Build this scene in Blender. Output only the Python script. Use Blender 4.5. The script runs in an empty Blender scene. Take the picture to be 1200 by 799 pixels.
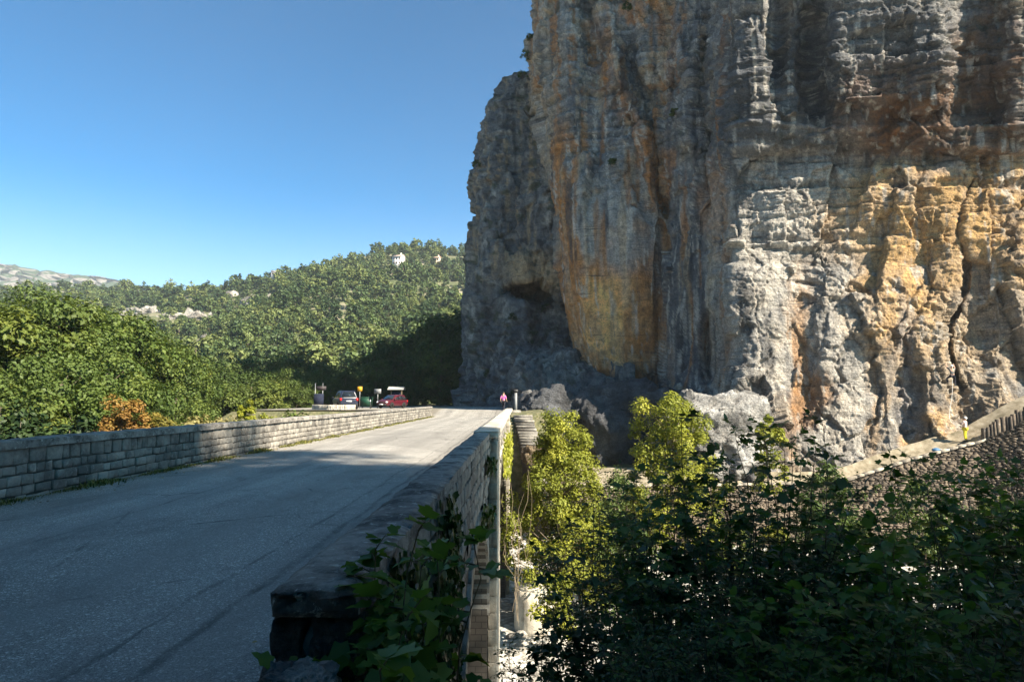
import bpy, bmesh, math, random
import numpy as np
from mathutils import Vector, Matrix

random.seed(7)
SC = bpy.context.scene
COL = SC.collection
PI = math.pi
R = math.radians

# ------------------------------------------------------------------ camera
F_PX, CX, CY = 800.0, 600.0, 399.5
CAM = np.array([0.0, 0.0, 1.67])
PITCH = math.atan(68.5 / F_PX)
YAW = math.atan(7.0 / F_PX)
cam_data = bpy.data.cameras.new("camera")
cam = bpy.data.objects.new("camera", cam_data)
COL.objects.link(cam)
cam.location = CAM
cam.rotation_euler = (PI / 2 + PITCH, 0, YAW)
cam_data.sensor_width = 36.0
cam_data.lens = 36.0 * F_PX / 1200.0
cam_data.clip_start = 0.05
cam_data.clip_end = 20000
SC.camera = cam
ROT = np.array(cam.rotation_euler.to_matrix())


def ray(px, py):
    """world direction (scaled so that dy = 1) towards a place in the view"""
    px = np.asarray(px, float); py = np.asarray(py, float)
    px, py = np.broadcast_arrays(px, py)
    d = np.stack([(px - CX) / F_PX, (CY - py) / F_PX, -np.ones(px.shape)], -1)
    w = d @ ROT.T
    return w / w[..., 1:2]


def at(px, py, Y):
    return CAM + ray(px, py) * np.asarray(Y, float)[..., None]


def at_z(px, py, z):
    d = ray(px, py)
    return CAM + d * ((z - CAM[2]) / d[..., 2:3])


# ------------------------------------------------------------------ noise
_rng = np.random.RandomState(11)
_P = _rng.permutation(256)
_P = np.concatenate([_P, _P, _P])
_G = _rng.normal(size=(256, 3)); _G /= np.linalg.norm(_G, axis=1)[:, None]
_C = _rng.rand(256, 3)


def _h(i, j, k):
    return _P[_P[_P[i & 255] + (j & 255)] + (k & 255)]


def perlin(p):
    i = np.floor(p).astype(int); f = p - i
    u = f * f * f * (f * (f * 6 - 15) + 10)
    out = 0
    for a in (0, 1):
        for b in (0, 1):
            for c in (0, 1):
                g = _G[_h(i[:, 0] + a, i[:, 1] + b, i[:, 2] + c)]
                d = (g * (f - np.array([a, b, c]))).sum(1)
                w = ((u[:, 0] if a else 1 - u[:, 0]) * (u[:, 1] if b else 1 - u[:, 1])
                     * (u[:, 2] if c else 1 - u[:, 2]))
                out = out + w * d
    return out * 1.5


def fbm(p, octv=4, gain=0.5, lac=2.03):
    s, a = 0, 1.0
    q = p.copy()
    for o in range(octv):
        s = s + a * perlin(q + 17.3 * o)
        q = q * lac
        a *= gain
    return s


def ridged(p, octv=4, gain=0.5):
    s, a = 0, 1.0
    q = p.copy()
    for o in range(octv):
        s = s + a * (1 - 2 * np.abs(perlin(q + 9.1 * o)))
        q = q * 2.07
        a *= gain
    return s


def facets(p, tilt=1.0):
    """cellular noise: each cell is a plane with its own tilt (broken rock faces)"""
    i0 = np.floor(p).astype(int)
    best = np.full(len(p), 1e9); val = np.zeros(len(p)); sec = np.full(len(p), 1e9)
    for a in (-1, 0, 1):
        for b in (-1, 0, 1):
            for c in (-1, 0, 1):
                ci = i0 + np.array([a, b, c])
                h = _h(ci[:, 0], ci[:, 1], ci[:, 2])
                cp = ci + _C[h]
                dv = p - cp
                d = (dv * dv).sum(1)
                v = (dv * _G[(h * 7 + 3) & 255]).sum(1) * tilt + (_C[(h * 5 + 1) & 255][:, 0] - 0.5)
                m = d < best
                sec = np.where(m, best, np.minimum(sec, d))
                val = np.where(m, v, val)
                best = np.where(m, d, best)
    return val, np.sqrt(sec) - np.sqrt(best)


def sstep(a, b, x):
    t = np.clip((np.asarray(x, float) - a) / (b - a), 0, 1)
    return t * t * (3 - 2 * t)


def interp(x, pts):
    pts = sorted(pts)
    return np.interp(x, [p[0] for p in pts], [p[1] for p in pts])


def smooth_interp(x, pts, w):
    """piecewise linear, averaged over +-w"""
    return sum(interp(np.asarray(x) + o * w, pts) for o in (-1, -.6, -.2, .2, .6, 1)) / 6


# ------------------------------------------------------------------ objects
def link(name, data, parent=None):
    o = bpy.data.objects.new(name, data)
    COL.objects.link(o)
    if parent is not None:
        o.parent = parent
    return o


def tag(o, label=None, cat=None, group=None, kind=None):
    if label: o["label"] = label
    if cat: o["category"] = cat
    if group: o["group"] = group
    if kind: o["kind"] = kind
    return o


def thing(name, label, cat, loc=(0, 0, 0), rz=0.0, group=None, scale=1.0):
    o = link(name, None)
    o.empty_display_size = 0.2
    o.location = loc
    o.rotation_euler = (0, 0, rz)
    o.scale = (scale,) * 3
    return tag(o, label, cat, group)


def copy_tree(o, parent=None):
    c = o.copy()
    COL.objects.link(c)
    c.parent = parent
    for ch in list(o.children):
        copy_tree(ch, c)
    return c


def np_mesh(name, V, faces, attrs=None, smooth=False):
    """V (n,3); faces: list of int arrays (m,k)"""
    me = bpy.data.meshes.new(name)
    V = np.asarray(V, np.float32)
    faces = [np.asarray(f, np.int32) for f in faces if len(f)]
    nl = sum(f.size for f in faces); nf = sum(len(f) for f in faces)
    me.vertices.add(len(V)); me.vertices.foreach_set("co", V.ravel())
    me.loops.add(nl)
    me.loops.foreach_set("vertex_index", np.concatenate([f.ravel() for f in faces]))
    me.polygons.add(nf)
    tot = np.concatenate([np.full(len(f), f.shape[1], np.int32) for f in faces])
    st = np.concatenate([[0], np.cumsum(tot)[:-1]]).astype(np.int32)
    me.polygons.foreach_set("loop_start", st)
    me.polygons.foreach_set("loop_total", tot)
    me.update(calc_edges=True)
    me.validate()
    for k, v in (attrs or {}).items():
        v = np.asarray(v, np.float32)
        if v.ndim == 1:
            a = me.attributes.new(k, 'FLOAT', 'POINT'); a.data.foreach_set("value", v)
        else:
            a = me.attributes.new(k, 'FLOAT_COLOR', 'POINT')
            a.data.foreach_set("color", np.c_[v, np.ones(len(v), np.float32)].ravel())
    if smooth:
        me.polygons.foreach_set("use_smooth", np.ones(nf, bool))
    return me


def obj(name, me, m=None, parent=None):
    if m is not None:
        me.materials.clear(); me.materials.append(m)
    return link(name, me, parent)


def grid_faces(nr, nc):
    i = np.arange(nr * nc).reshape(nr, nc)
    return np.stack([i[:-1, :-1], i[:-1, 1:], i[1:, 1:], i[1:, :-1]], -1).reshape(-1, 4)


class MB:
    """collects boxes, tubes and loose polygons into one mesh"""
    def __init__(s):
        s.v, s.q, s.t, s.n, s.ng = [], [], [], 0, []

    def add(s, V, quads=(), tris=()):
        V = np.asarray(V, float)
        if len(quads): s.q.append(np.asarray(quads, int) + s.n)
        if len(tris): s.t.append(np.asarray(tris, int) + s.n)
        s.v.append(V); s.n += len(V)
        return s

    def box(s, lo, hi, bev=0.0):
        (x0, y0, z0), (x1, y1, z1) = lo, hi
        if bev <= 0:
            V = [(x, y, z) for z in (z0, z1) for y in (y0, y1) for x in (x0, x1)]
            return s.add(V, [(0, 2, 3, 1), (4, 5, 7, 6), (0, 1, 5, 4), (2, 6, 7, 3), (0, 4, 6, 2), (1, 3, 7, 5)])
        bm = bmesh.new()
        bmesh.ops.create_cube(bm, size=1)
        for v in bm.verts:
            v.co = Vector((x0 + (v.co.x + .5) * (x1 - x0), y0 + (v.co.y + .5) * (y1 - y0), z0 + (v.co.z + .5) * (z1 - z0)))
        bmesh.ops.bevel(bm, geom=bm.edges[:], offset=bev, segments=2, affect='EDGES')
        return s.bm(bm)

    def bm(s, bm, M=None):
        bm.verts.ensure_lookup_table()
        bm.verts.index_update()
        V = [tuple((M @ v.co) if M else v.co) for v in bm.verts]
        q = [[v.index for v in f.verts] for f in bm.faces if len(f.verts) == 4]
        t = [[v.index for v in f.verts] for f in bm.faces if len(f.verts) == 3]
        for f in bm.faces:
            if len(f.verts) > 4:
                ix = [v.index for v in f.verts]
                t += [[ix[0], ix[k], ix[k + 1]] for k in range(1, len(ix) - 1)]
        bm.free()
        return s.add(V, q, t)

    def tube(s, pts, rad, n=6, cap=True):
        pts = np.asarray(pts, float)
        rad = np.broadcast_to(np.asarray(rad, float), (len(pts),))
        T = np.gradient(pts, axis=0); T /= np.linalg.norm(T, axis=1)[:, None] + 1e-9
        ref = np.array([0, 0, 1.0]) if abs(T[0, 2]) < 0.9 else np.array([1.0, 0, 0])
        V = []
        A = np.cross(T[0], ref); A /= np.linalg.norm(A)
        for i in range(len(pts)):
            A = A - T[i] * (A @ T[i]); A /= np.linalg.norm(A) + 1e-9
            B = np.cross(T[i], A)
            a = np.arange(n) * 2 * PI / n
            V.append(pts[i] + rad[i] * (np.cos(a)[:, None] * A + np.sin(a)[:, None] * B))
        m = len(pts)
        q = [(i * n + k, i * n + (k + 1) % n, (i + 1) * n + (k + 1) % n, (i + 1) * n + k)
             for i in range(m - 1) for k in range(n)]
        V = np.concatenate(V)
        t = []
        if cap:
            V = np.concatenate([V, pts[:1], pts[-1:]])
            t = [(m * n, (k + 1) % n, k) for k in range(n)] + \
                [(m * n + 1, (m - 1) * n + k, (m - 1) * n + (k + 1) % n) for k in range(n)]
        return s.add(V, q, t)

    def mesh(s, name, smooth=False, attrs=None):
        V = np.concatenate(s.v)
        fs = []
        if s.q: fs.append(np.concatenate(s.q))
        if s.t: fs.append(np.concatenate(s.t))
        return np_mesh(name, V, fs, attrs, smooth)

    def build(s, name, m, parent=None, smooth=False):
        return obj(name, s.mesh(name, smooth), m, parent)


# ------------------------------------------------------------------ materials
class NT:
    def __init__(s, name):
        s.m = bpy.data.materials.new(name); s.m.use_nodes = True
        s.t = s.m.node_tree; s.n = s.t.nodes; s.l = s.t.links
        s.b = s.n["Principled BSDF"]; s.out = s.n["Material Output"]

    def new(s, t, **kw):
        n = s.n.new(t)
        for k, v in kw.items(): setattr(n, k, v)
        return n

    def set(s, sock, v):
        if isinstance(v, bpy.types.NodeSocket): s.l.new(v, sock)
        elif v is not None: sock.default_value = v

    def coord(s, kind='Object'):
        return s.new('ShaderNodeTexCoord').outputs[kind]

    def mapping(s, vec, scale=(1, 1, 1), rot=(0, 0, 0), loc=(0, 0, 0)):
        n = s.new('ShaderNodeMapping'); s.l.new(vec, n.inputs[0])
        n.inputs['Scale'].default_value = scale; n.inputs['Rotation'].default_value = rot
        n.inputs['Location'].default_value = loc
        return n.outputs[0]

    def noise(s, vec, scale=1, detail=4, rough=.55, dist=0):
        n = s.new('ShaderNodeTexNoise'); s.l.new(vec, n.inputs['Vector'])
        n.inputs['Scale'].default_value = scale; n.inputs['Detail'].default_value = detail
        n.inputs['Roughness'].default_value = rough; n.inputs['Distortion'].default_value = dist
        return n.outputs['Fac']

    def voro(s, vec, scale=1, feature='F1', out='Distance'):
        n = s.new('ShaderNodeTexVoronoi', feature=feature); s.l.new(vec, n.inputs['Vector'])
        n.inputs['Scale'].default_value = scale
        return n.outputs[out]

    def ramp(s, fac, stops, interp='LINEAR'):
        n = s.new('ShaderNodeValToRGB'); s.set(n.inputs[0], fac)
        e = n.color_ramp.elements
        n.color_ramp.interpolation = interp
        while len(e) > 1: e.remove(e[0])
        for i, (p, c) in enumerate(stops):
            el = e[0] if i == 0 else e.new(p)
            el.position = p
            if not hasattr(c, '__len__'): c = (c, c, c)
            el.color = (*c, 1)
        return n.outputs[0]

    def mix(s, f, a, b, mode='MIX'):
        n = s.new('ShaderNodeMix', data_type='RGBA', blend_type=mode)
        s.set(n.inputs[0], f)
        for k, v in ((6, a), (7, b)):
            if hasattr(v, '__len__') and not isinstance(v, bpy.types.NodeSocket): v = (*v, 1) if len(v) == 3 else v
            s.set(n.inputs[k], v)
        return n.outputs[2]

    def math(s, op, a, b=None, c=None, clamp=False):
        n = s.new('ShaderNodeMath', operation=op, use_clamp=clamp)
        s.set(n.inputs[0], a)
        if b is not None: s.set(n.inputs[1], b)
        if c is not None: s.set(n.inputs[2], c)
        return n.outputs[0]

    def attr(s, name, out='Fac'):
        return s.new('ShaderNodeAttribute', attribute_name=name).outputs[out]

    def sep(s, vec):
        n = s.new('ShaderNodeSeparateXYZ'); s.l.new(vec, n.inputs[0]); return n.outputs

    def bump(s, h, strength=.5, dist=.05, prev=None):
        n = s.new('ShaderNodeBump'); s.l.new(h, n.inputs['Height'])
        n.inputs['Strength'].default_value = strength; n.inputs['Distance'].default_value = dist
        if prev is not None: s.l.new(prev, n.inputs['Normal'])
        return n.outputs[0]

    def fin(s, color=None, rough=None, normal=None, **kw):
        if color is not None:
            if not isinstance(color, bpy.types.NodeSocket): color = (*color, 1)
            s.set(s.b.inputs['Base Color'], color)
        if rough is not None: s.set(s.b.inputs['Roughness'], rough)
        if normal is not None: s.l.new(normal, s.b.inputs['Normal'])
        for k, v in kw.items(): s.set(s.b.inputs[k], v)
        return s.m


def plain(name, col, rough=.6, metal=0.0, var=.12, scale=8.0, spec=.3):
    n = NT(name)
    f = n.noise(n.coord(), scale, 5)
    c = n.mix(f, tuple(x * (1 - var) for x in col), tuple(min(1, x * (1 + var)) for x in col))
    n.set(n.b.inputs['Specular IOR Level'], spec)
    return n.fin(c, rough, None, Metallic=metal)


def leaf_mat(name, dark, mid, light, transl=.35, objvar=.5, rough=.55, yellow=None):
    n = NT(name)
    t = n.attr('tint')
    oi = n.new('ShaderNodeObjectInfo').outputs['Random']
    f = n.math('ADD', n.math('MULTIPLY', t, 1 - objvar * .5), n.math('MULTIPLY', oi, objvar * .5), clamp=True)
    stops = [(0, dark), (.5, mid), (.92, light)]
    if yellow: stops.append((1.0, yellow))
    c = n.ramp(f, stops)
    n.fin(c, rough)
    n.b.inputs['Specular IOR Level'].default_value = .25
    tr = n.new('ShaderNodeBsdfTranslucent')
    c2 = n.mix(1.0, c, (1.0, 1.0, .55), 'MULTIPLY')
    n.l.new(c2, tr.inputs[0])
    mx = n.new('ShaderNodeMixShader'); mx.inputs[0].default_value = transl
    n.l.new(n.b.outputs[0], mx.inputs[1]); n.l.new(tr.outputs[0], mx.inputs[2])
    n.l.new(mx.outputs[0], n.out.inputs[0])
    return n.m


# ------------------------------------------------------------------ light
SUN_AZ = np.array([0.80, -0.60])         # towards the sun, in plan
SUN_EL = R(38)
sdir = Vector((SUN_AZ[0] * math.cos(SUN_EL), SUN_AZ[1] * math.cos(SUN_EL), math.sin(SUN_EL)))
sun_d = bpy.data.lights.new("sun", 'SUN')
sun_d.energy = 5.0
sun_d.angle = R(0.53)
sun_d.color = (1.0, 0.88, 0.70)
sun_o = link("sun", sun_d)
sun_o.rotation_euler = sdir.to_track_quat('Z', 'Y').to_euler()
W = bpy.data.worlds.new("World"); SC.world = W; W.use_nodes = True
wn = W.node_tree
sky = wn.nodes.new('ShaderNodeTexSky'); sky.sky_type = 'NISHITA'
sky.sun_disc = False
sky.sun_elevation = SUN_EL
sky.sun_rotation = math.atan2(SUN_AZ[0], SUN_AZ[1])
sky.altitude = 2200; sky.air_density = 1.0; sky.dust_density = 4.0; sky.ozone_density = 6.0
tint = wn.nodes.new('ShaderNodeMix'); tint.data_type = 'RGBA'; tint.blend_type = 'MULTIPLY'; tint.inputs[0].default_value = 1.0
tint.inputs[7].default_value = (.42, 1.20, 1.10, 1)
wn.links.new(sky.outputs[0], tint.inputs[6])
hs = wn.nodes.new('ShaderNodeHueSaturation'); hs.inputs['Saturation'].default_value = 1.10; hs.inputs['Value'].default_value = 0.76
wn.links.new(tint.outputs[2], hs.inputs['Color'])
gm = wn.nodes.new('ShaderNodeGamma'); gm.inputs[1].default_value = 1.25
wn.links.new(hs.outputs[0], gm.inputs[0])
# the air near the horizon is paler than the zenith
tc = wn.nodes.new('ShaderNodeTexCoord'); sx = wn.nodes.new('ShaderNodeSeparateXYZ'); wn.links.new(tc.outputs['Generated'], sx.inputs[0])
mr = wn.nodes.new('ShaderNodeMapRange'); mr.interpolation_type = 'SMOOTHSTEP'
for k, v in ((1, .02), (2, .30), (3, .80), (4, .0)): mr.inputs[k].default_value = v
wn.links.new(sx.outputs[2], mr.inputs[0])
pale = wn.nodes.new('ShaderNodeHueSaturation'); pale.inputs['Saturation'].default_value = .42; pale.inputs['Value'].default_value = 1.12
wn.links.new(gm.outputs[0], pale.inputs['Color'])
pm = wn.nodes.new('ShaderNodeMix'); pm.data_type = 'RGBA'
wn.links.new(mr.outputs[0], pm.inputs[0]); wn.links.new(gm.outputs[0], pm.inputs[6]); wn.links.new(pale.outputs[0], pm.inputs[7])
wn.links.new(pm.outputs[2], wn.nodes['Background'].inputs[0])
wn.nodes['Background'].inputs[1].default_value = 0.05
vs = SC.view_settings
vs.view_transform = 'Standard'; vs.look = 'None'; vs.exposure = 1.88; vs.gamma = 1.0
vs.use_curve_mapping = False
# ------------------------------------------------------------------ rock
def rock_material(name, scale=1.0):
    n = NT(name)
    c = n.attr('rock_col', 'Color')
    p = n.coord()
    f1 = n.noise(p, 1.6 * scale, 8, .65)
    c = n.mix(1.0, c, n.ramp(f1, [(.25, (.38, .38, .40)), (.5, (1.0, .99, .97)), (.75, (1.62, 1.56, 1.48))]), 'MULTIPLY')
    sp = n.noise(n.mapping(p, (1, 1, .12)), 2.4 * scale, 6, .6)
    c = n.mix(n.ramp(sp, [(.55, 0.0), (.72, .55)]), c, (.075, .078, .085))
    f2 = n.noise(p, 9 * scale, 5, .6)
    c = n.mix(1.0, c, n.ramp(f2, [(.3, .60), (.7, 1.40)]), 'MULTIPLY')
    bl = n.noise(n.mapping(p, (.22, .22, 4.2)), 1.5 * scale, 6, .62)
    c = n.mix(n.ramp(bl, [(.30, .75), (.42, 0.0)]), c, (.045, .045, .05))
    h1 = n.noise(p, 5 * scale, 8, .68)
    bed = n.noise(n.mapping(p, (.5, .5, 5.5)), 1.2 * scale, 5, .6)
    crk = n.voro(n.mapping(p, (1, 1, .7)), 1.5 * scale, 'DISTANCE_TO_EDGE')
    crk = n.ramp(crk, [(0, 0.0), (.06, 1.0)])
    b = n.bump(bed, .75, .25)
    b = n.bump(crk, .35, .10, b)
    b = n.bump(h1, 1.0, .32, b)
    return n.fin(c, .92, b)


ROCK = rock_material("limestone")


def layers(z, th, seed=0, soft=.18):
    """per-layer random offsets of a bedded rock"""
    r = np.random.RandomState(seed).rand(4096)
    k = np.floor(z / th).astype(int); f = z / th - k
    a, b = r[k % 4096], r[(k + 1) % 4096]
    v = a + (b - a) * sstep(1 - soft, 1, f)
    return v - .5 - .5 * (1 - sstep(0, .13, np.minimum(f, 1 - f))) * .6


def ell(px, py, cx, cy, rx, ry, rot=0.0, soft=.5):
    c, s = math.cos(R(rot)), math.sin(R(rot))
    dx, dy = px - cx, py - cy
    u = (dx * c + dy * s) / rx; v = (-dx * s + dy * c) / ry
    return 1 - sstep(1 - soft, 1 + soft, np.sqrt(u * u + v * v))


def normals(P):
    du = np.gradient(P, axis=1); dv = np.gradient(P, axis=0)
    n = np.cross(du, dv)
    n /= np.linalg.norm(n, axis=2, keepdims=True) + 1e-9
    n *= -np.sign(np.sum(n * (P - CAM), axis=2, keepdims=True))
    return n


GREY = np.array([.215, .210, .205]); BLUE = np.array([.118, .126, .145]); DARK = np.array([.040, .042, .048])
WHITE = np.array([.42, .39, .35]); ORANGE = np.array([.40, .165, .040]); GOLD = np.array([.52, .32, .125])
RUST = np.array([.20, .085, .028]); TAN = np.array([.34, .25, .155])


def blend(c, col, m):
    m = np.clip(m, 0, 1)[..., None]
    return c * (1 - m) + col * m


def finish_cliff(name, P, px, py, disp_fn, col_fn, label_tail_rows=0):
    shp = P.shape[:2]
    N = normals(P)
    for _ in range(4):                       # soften the direction rock is pushed out in
        N[1:-1] = (N[:-2] + N[1:-1] * 2 + N[2:]) / 4
        N[:, 1:-1] = (N[:, :-2] + N[:, 1:-1] * 2 + N[:, 2:]) / 4
    N /= np.linalg.norm(N, axis=2, keepdims=True)
    d = disp_fn(P.reshape(-1, 3), px.ravel(), py.ravel())
    Q = P.reshape(-1, 3) + N.reshape(-1, 3) * d[:, None]
    col = col_fn(Q, px.ravel(), py.ravel(), d)
    me = np_mesh(name, Q, [grid_faces(*shp)], {'rock_col': col}, smooth=False)
    o = obj(name, me, ROCK)
    return o, Q.reshape(*shp, 3)


def rock_disp(P, px, py, strata, flute, amp, smooth_m=0):
    w = P + 1.2 * np.stack([perlin(P / 6.0 + 5), perlin(P / 6.0 + 31), perlin(P / 6.0 + 77)], 1)
    d = amp * .55 * fbm(w / 9.5, 2)
    jag = .11 * np.stack([fbm(P / .9 + 3, 3), fbm(P / .9 + 23, 3), fbm(P / .9 + 43, 3)], 1)
    f0, e0 = facets((P + .25 * (w - P) + 2.2 * jag) * np.array([1, 1, .38]) / 5.0 + 15)
    d += .78 * f0 * amp
    fa, ea = facets((P + .3 * (w - P) + jag) * np.array([1, 1, .6]) / 1.9)
    d += .36 * fa * amp
    d += .05 * ridged(P * np.array([1, 1, .8]) / 1.5 + 33, 4)
    fb, eb = facets((P + .3 * (w - P)) * np.array([1, 1, .8]) / .9 + 40)
    patch = .35 + .65 * sstep(-.15, .3, perlin(P / 3.1 + 66))
    d += .17 * fb * patch
    fc, _ = facets(P * np.array([1, 1, 1.2]) / .36 + 80)
    d += .085 * fc * patch
    # open joints between the larger blocks
    d -= .10 * np.exp(-(e0 / .03) ** 2) + .07 * np.exp(-(ea / .05) ** 2) * patch
    d = d * (1 - .75 * smooth_m)
    d += .07 * fbm(P / .6 + 9, 4) * (1 - .3 * smooth_m)
    zz = P[:, 2] + .5 * fbm(P / 7.0 + 50, 2) + .06 * P[:, 0]
    br = .35 + .65 * sstep(-.2, .35, perlin(P * np.array([.5, .5, 1.6]) / 1.1 + 12))
    d += strata * br * (.34 * layers(zz, .55, 1) + .24 * layers(zz + 5, .24, 2) + .46 * layers(zz, 2.1, 3))
    fl = np.stack([P[:, 0], P[:, 1], P[:, 2] * .10], 1)
    d += flute * (.42 * (ridged(fl / 2.4 + 4, 2) - .4) + .08 * ridged(fl / .6, 2))
    return d


# ---- the great front wall
def front_edge(py):
    return smooth_interp(py, [(-600, 600), (-150, 622), (0, 625), (45, 622), (90, 622), (160, 632), (240, 650), (330, 656),
                              (410, 676), (455, 690), (500, 702), (650, 720)], 10)


rows = np.concatenate([np.arange(-520, -30, 9.0), np.arange(-30, 606, 1.28), np.arange(608, 660, 8.0)])
cols = np.concatenate([np.linspace(0, 1, 480) * 590, 590 + np.arange(1, 40) ** 1.35 * 3.4])
NB = 14
py = np.repeat(rows[:, None], len(cols) + NB, 1)
edge = front_edge(rows)
stretch = (1215 - edge) / 590.0
px = edge[:, None] + np.r_[np.zeros(NB), cols][None, :] * stretch[:, None]


def front_depth(px, py):
    Y = smooth_interp(px, [(600, 79), (640, 75), (660, 73.4), (700, 71.6), (750, 70.0), (772, 69.6), (790, 67.0), (815, 65.4), (838, 63.8),
                           (853, 57.4), (870, 56.2), (900, 55.6), (1000, 54.2), (1100, 53.0), (1200, 52.2), (1300, 52.4),
                           (1500, 53), (1800, 54), (2300, 54)], 9)
    c = px - front_edge(py)
    Y = Y + 3.2 * (1 - np.clip(c / 24, 0, 1)) ** 2
    wr = sstep(835, 885, px)
    Y = Y + wr * interp(py, [(-520, -1.2), (-100, -1.0), (0, -1.35), (60, -1.0), (110, -.75), (150, -.1), (170, .6), (182, 1.7), (240, 1.8),
                             (330, .7), (450, -.7), (540, -2.2), (640, -3.8)])
    # projecting nose high on the wall and the roof under it
    nose = sstep(955, 985, px) * (1 - sstep(1100, 1130, px))
    Y = Y - nose * interp(py, [(-520, 1.2), (60, 1.3), (118, 1.1), (135, .1), (165, -.3), (185, -.3), (205, 0)])
    Y = Y + 1.6 * sstep(1105, 1130, px) * (1 - sstep(1165, 1190, px)) * (1 - sstep(120, 175, py))
    Y = Y + .9 * ell(px, py, 1135, 440, 26, 120, 4, .5)
    Y = Y - 1.0 * ell(px, py, 1170, 470, 30, 60, -25, .6)
    Y = Y + .9 * ell(px, py, 940, 420, 22, 90, 4, .5) + .8 * ell(px, py, 1065, 470, 16, 60, 0, .5)
    Y = Y + .8 * ell(px, py, 1045, 290, 50, 34, 0, .6)
    # ribs and clefts of the shaded wall
    for (x0, y0, x1, y1, w_, a_) in [(722, 60, 752, 165, 9, -1.5), (752, 165, 776, 262, 8, -1.3), (742, 70, 771, 180, 7, 1.4), (771, 180, 783, 255, 6, 1.2), (690, -20, 700, 60, 7, 1.3),
                                     (800, 40, 815, 240, 10, -1.2), (822, 60, 836, 250, 7, 1.3), (668, 20, 676, 150, 11, -.9), (782, -30, 790, 120, 7, 1.0), (905, -60, 912, 90, 9, 1.3), (948, 30, 958, 130, 7, 1.6)]:
        t = np.clip((py - y0) / (y1 - y0), 0, 1)
        xm = x0 + (x1 - x0) * t + 5 * np.sin(py / 17.0 + x0)
        Y = Y + a_ * np.exp(-((px - xm) / w_) ** 2) * sstep(y0 - 30, y0 + 15, py) * (1 - sstep(y1 - 15, y1 + 30, py))
    # the overhanging orange bulge
    wb = sstep(640, 668, px) * (1 - sstep(768, 786, px))
    Y = Y + wb * interp(py, [(-100, .3), (0, .2), (120, .1), (200, -.5), (250, -1.1), (300, -1.2), (350, -.9), (400, 0), (432, 1.1), (448, 2.2),
                             (500, 3.0)])
    Y = Y - .3 * ell(px, py, 700, 225, 46, 60, 0, .7)
    Y = Y + 1.3 * ell(px, py, 776, 330, 7, 130, 2, .5) + .7 * ell(px, py, 755, 225, 10, 40, -25, .5)
    # blue-grey pillar flaring out at its foot
    wp = sstep(780, 796, px) * (1 - sstep(828, 850, px))
    Y = Y + wp * interp(py, [(-100, .6), (100, .4), (240, .5), (330, 0), (400, -.5), (440, -1.2), (480, -1.8), (560, -2)])
    Y = Y + 1.7 * ell(px, py, 838, 405, 15, 46, 3, .35)
    Y = Y + 1.1 * ell(px, py, 736, 60, 12, 90, -8, .6) + .9 * ell(px, py, 690, 30, 7, 60, -8, .5)
    Y = Y + .8 * ell(px, py, 840, 60, 14, 160, 0, .7)
    # rock apron spreading at the foot
    Y = Y - sstep(672, 700, px) * (1 - sstep(880, 930, px)) * interp(py, [(425, 0), (450, .5), (480, 1.5), (520, 3.0), (560, 4.5), (640, 6)])
    # the long crack on the right
    cx = 1124 + 8 * np.sin(py / 23.0) + interp(py, [(200, 14), (300, 2), (420, -6), (560, -10)])
    Y = Y + 1.2 * np.exp(-((px - cx) / 3.2) ** 2) * sstep(200, 240, py) * (1 - sstep(430, 470, py))
    return Y


P = at(px, py, front_depth(px, py))
for k in range(NB):                                  # the corner turns back out of sight
    j = NB - k
    P[:, k] = P[:, NB] + np.array([.12 * j + .012 * j * j, 0, 0]) + np.array([0, 1.0, 0]) * (j * .9 + j * j * .12)
top = P[0].copy()
caps = [top + np.array([-.3, 1, 0]) * q + np.array([0, 0, h]) for q, h in ((24, -8), (17, -2), (11, 1.0), (6, 1.8), (2, 1.2))]
P = np.concatenate([np.stack(caps), P])
px = np.concatenate([np.repeat(px[:1], 5, 0), px]); py = np.concatenate([np.repeat(py[:1], 5, 0), py])


def front_disp(P, px, py):
    sm = np.maximum(ell(px, py, 722, 345, 66, 108, -8, .35), .8 * ell(px, py, 808, 370, 26, 110, 0, .4))
    sm = np.maximum(sm, .9 * ell(px, py, 838, 405, 18, 50, 0, .4))
    st = np.clip(.30 + .95 * (1 - sstep(110, 230, py)) + .65 * ell(px, py, 935, 265, 85, 75, 0, .5) + .25 * sstep(1000, 1060, px), 0, 1.35)
    st = st * (1 - .9 * sm)
    fl = (.35 * ell(px, py, 745, 190, 110, 100, 0, .5) + .6 * ell(px, py, 812, 330, 42, 150, 0, .5) + .12 * ell(px, py, 960, 440, 110, 90, 0, .5))
    fl = fl + .5 * sm
    far = 1 - .5 * sstep(1230, 1500, px)
    amp = 1.0 + .15 * sstep(850, 900, px)
    d = rock_disp(P, px, py, st, fl, amp, sm) * far
    return d


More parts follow.
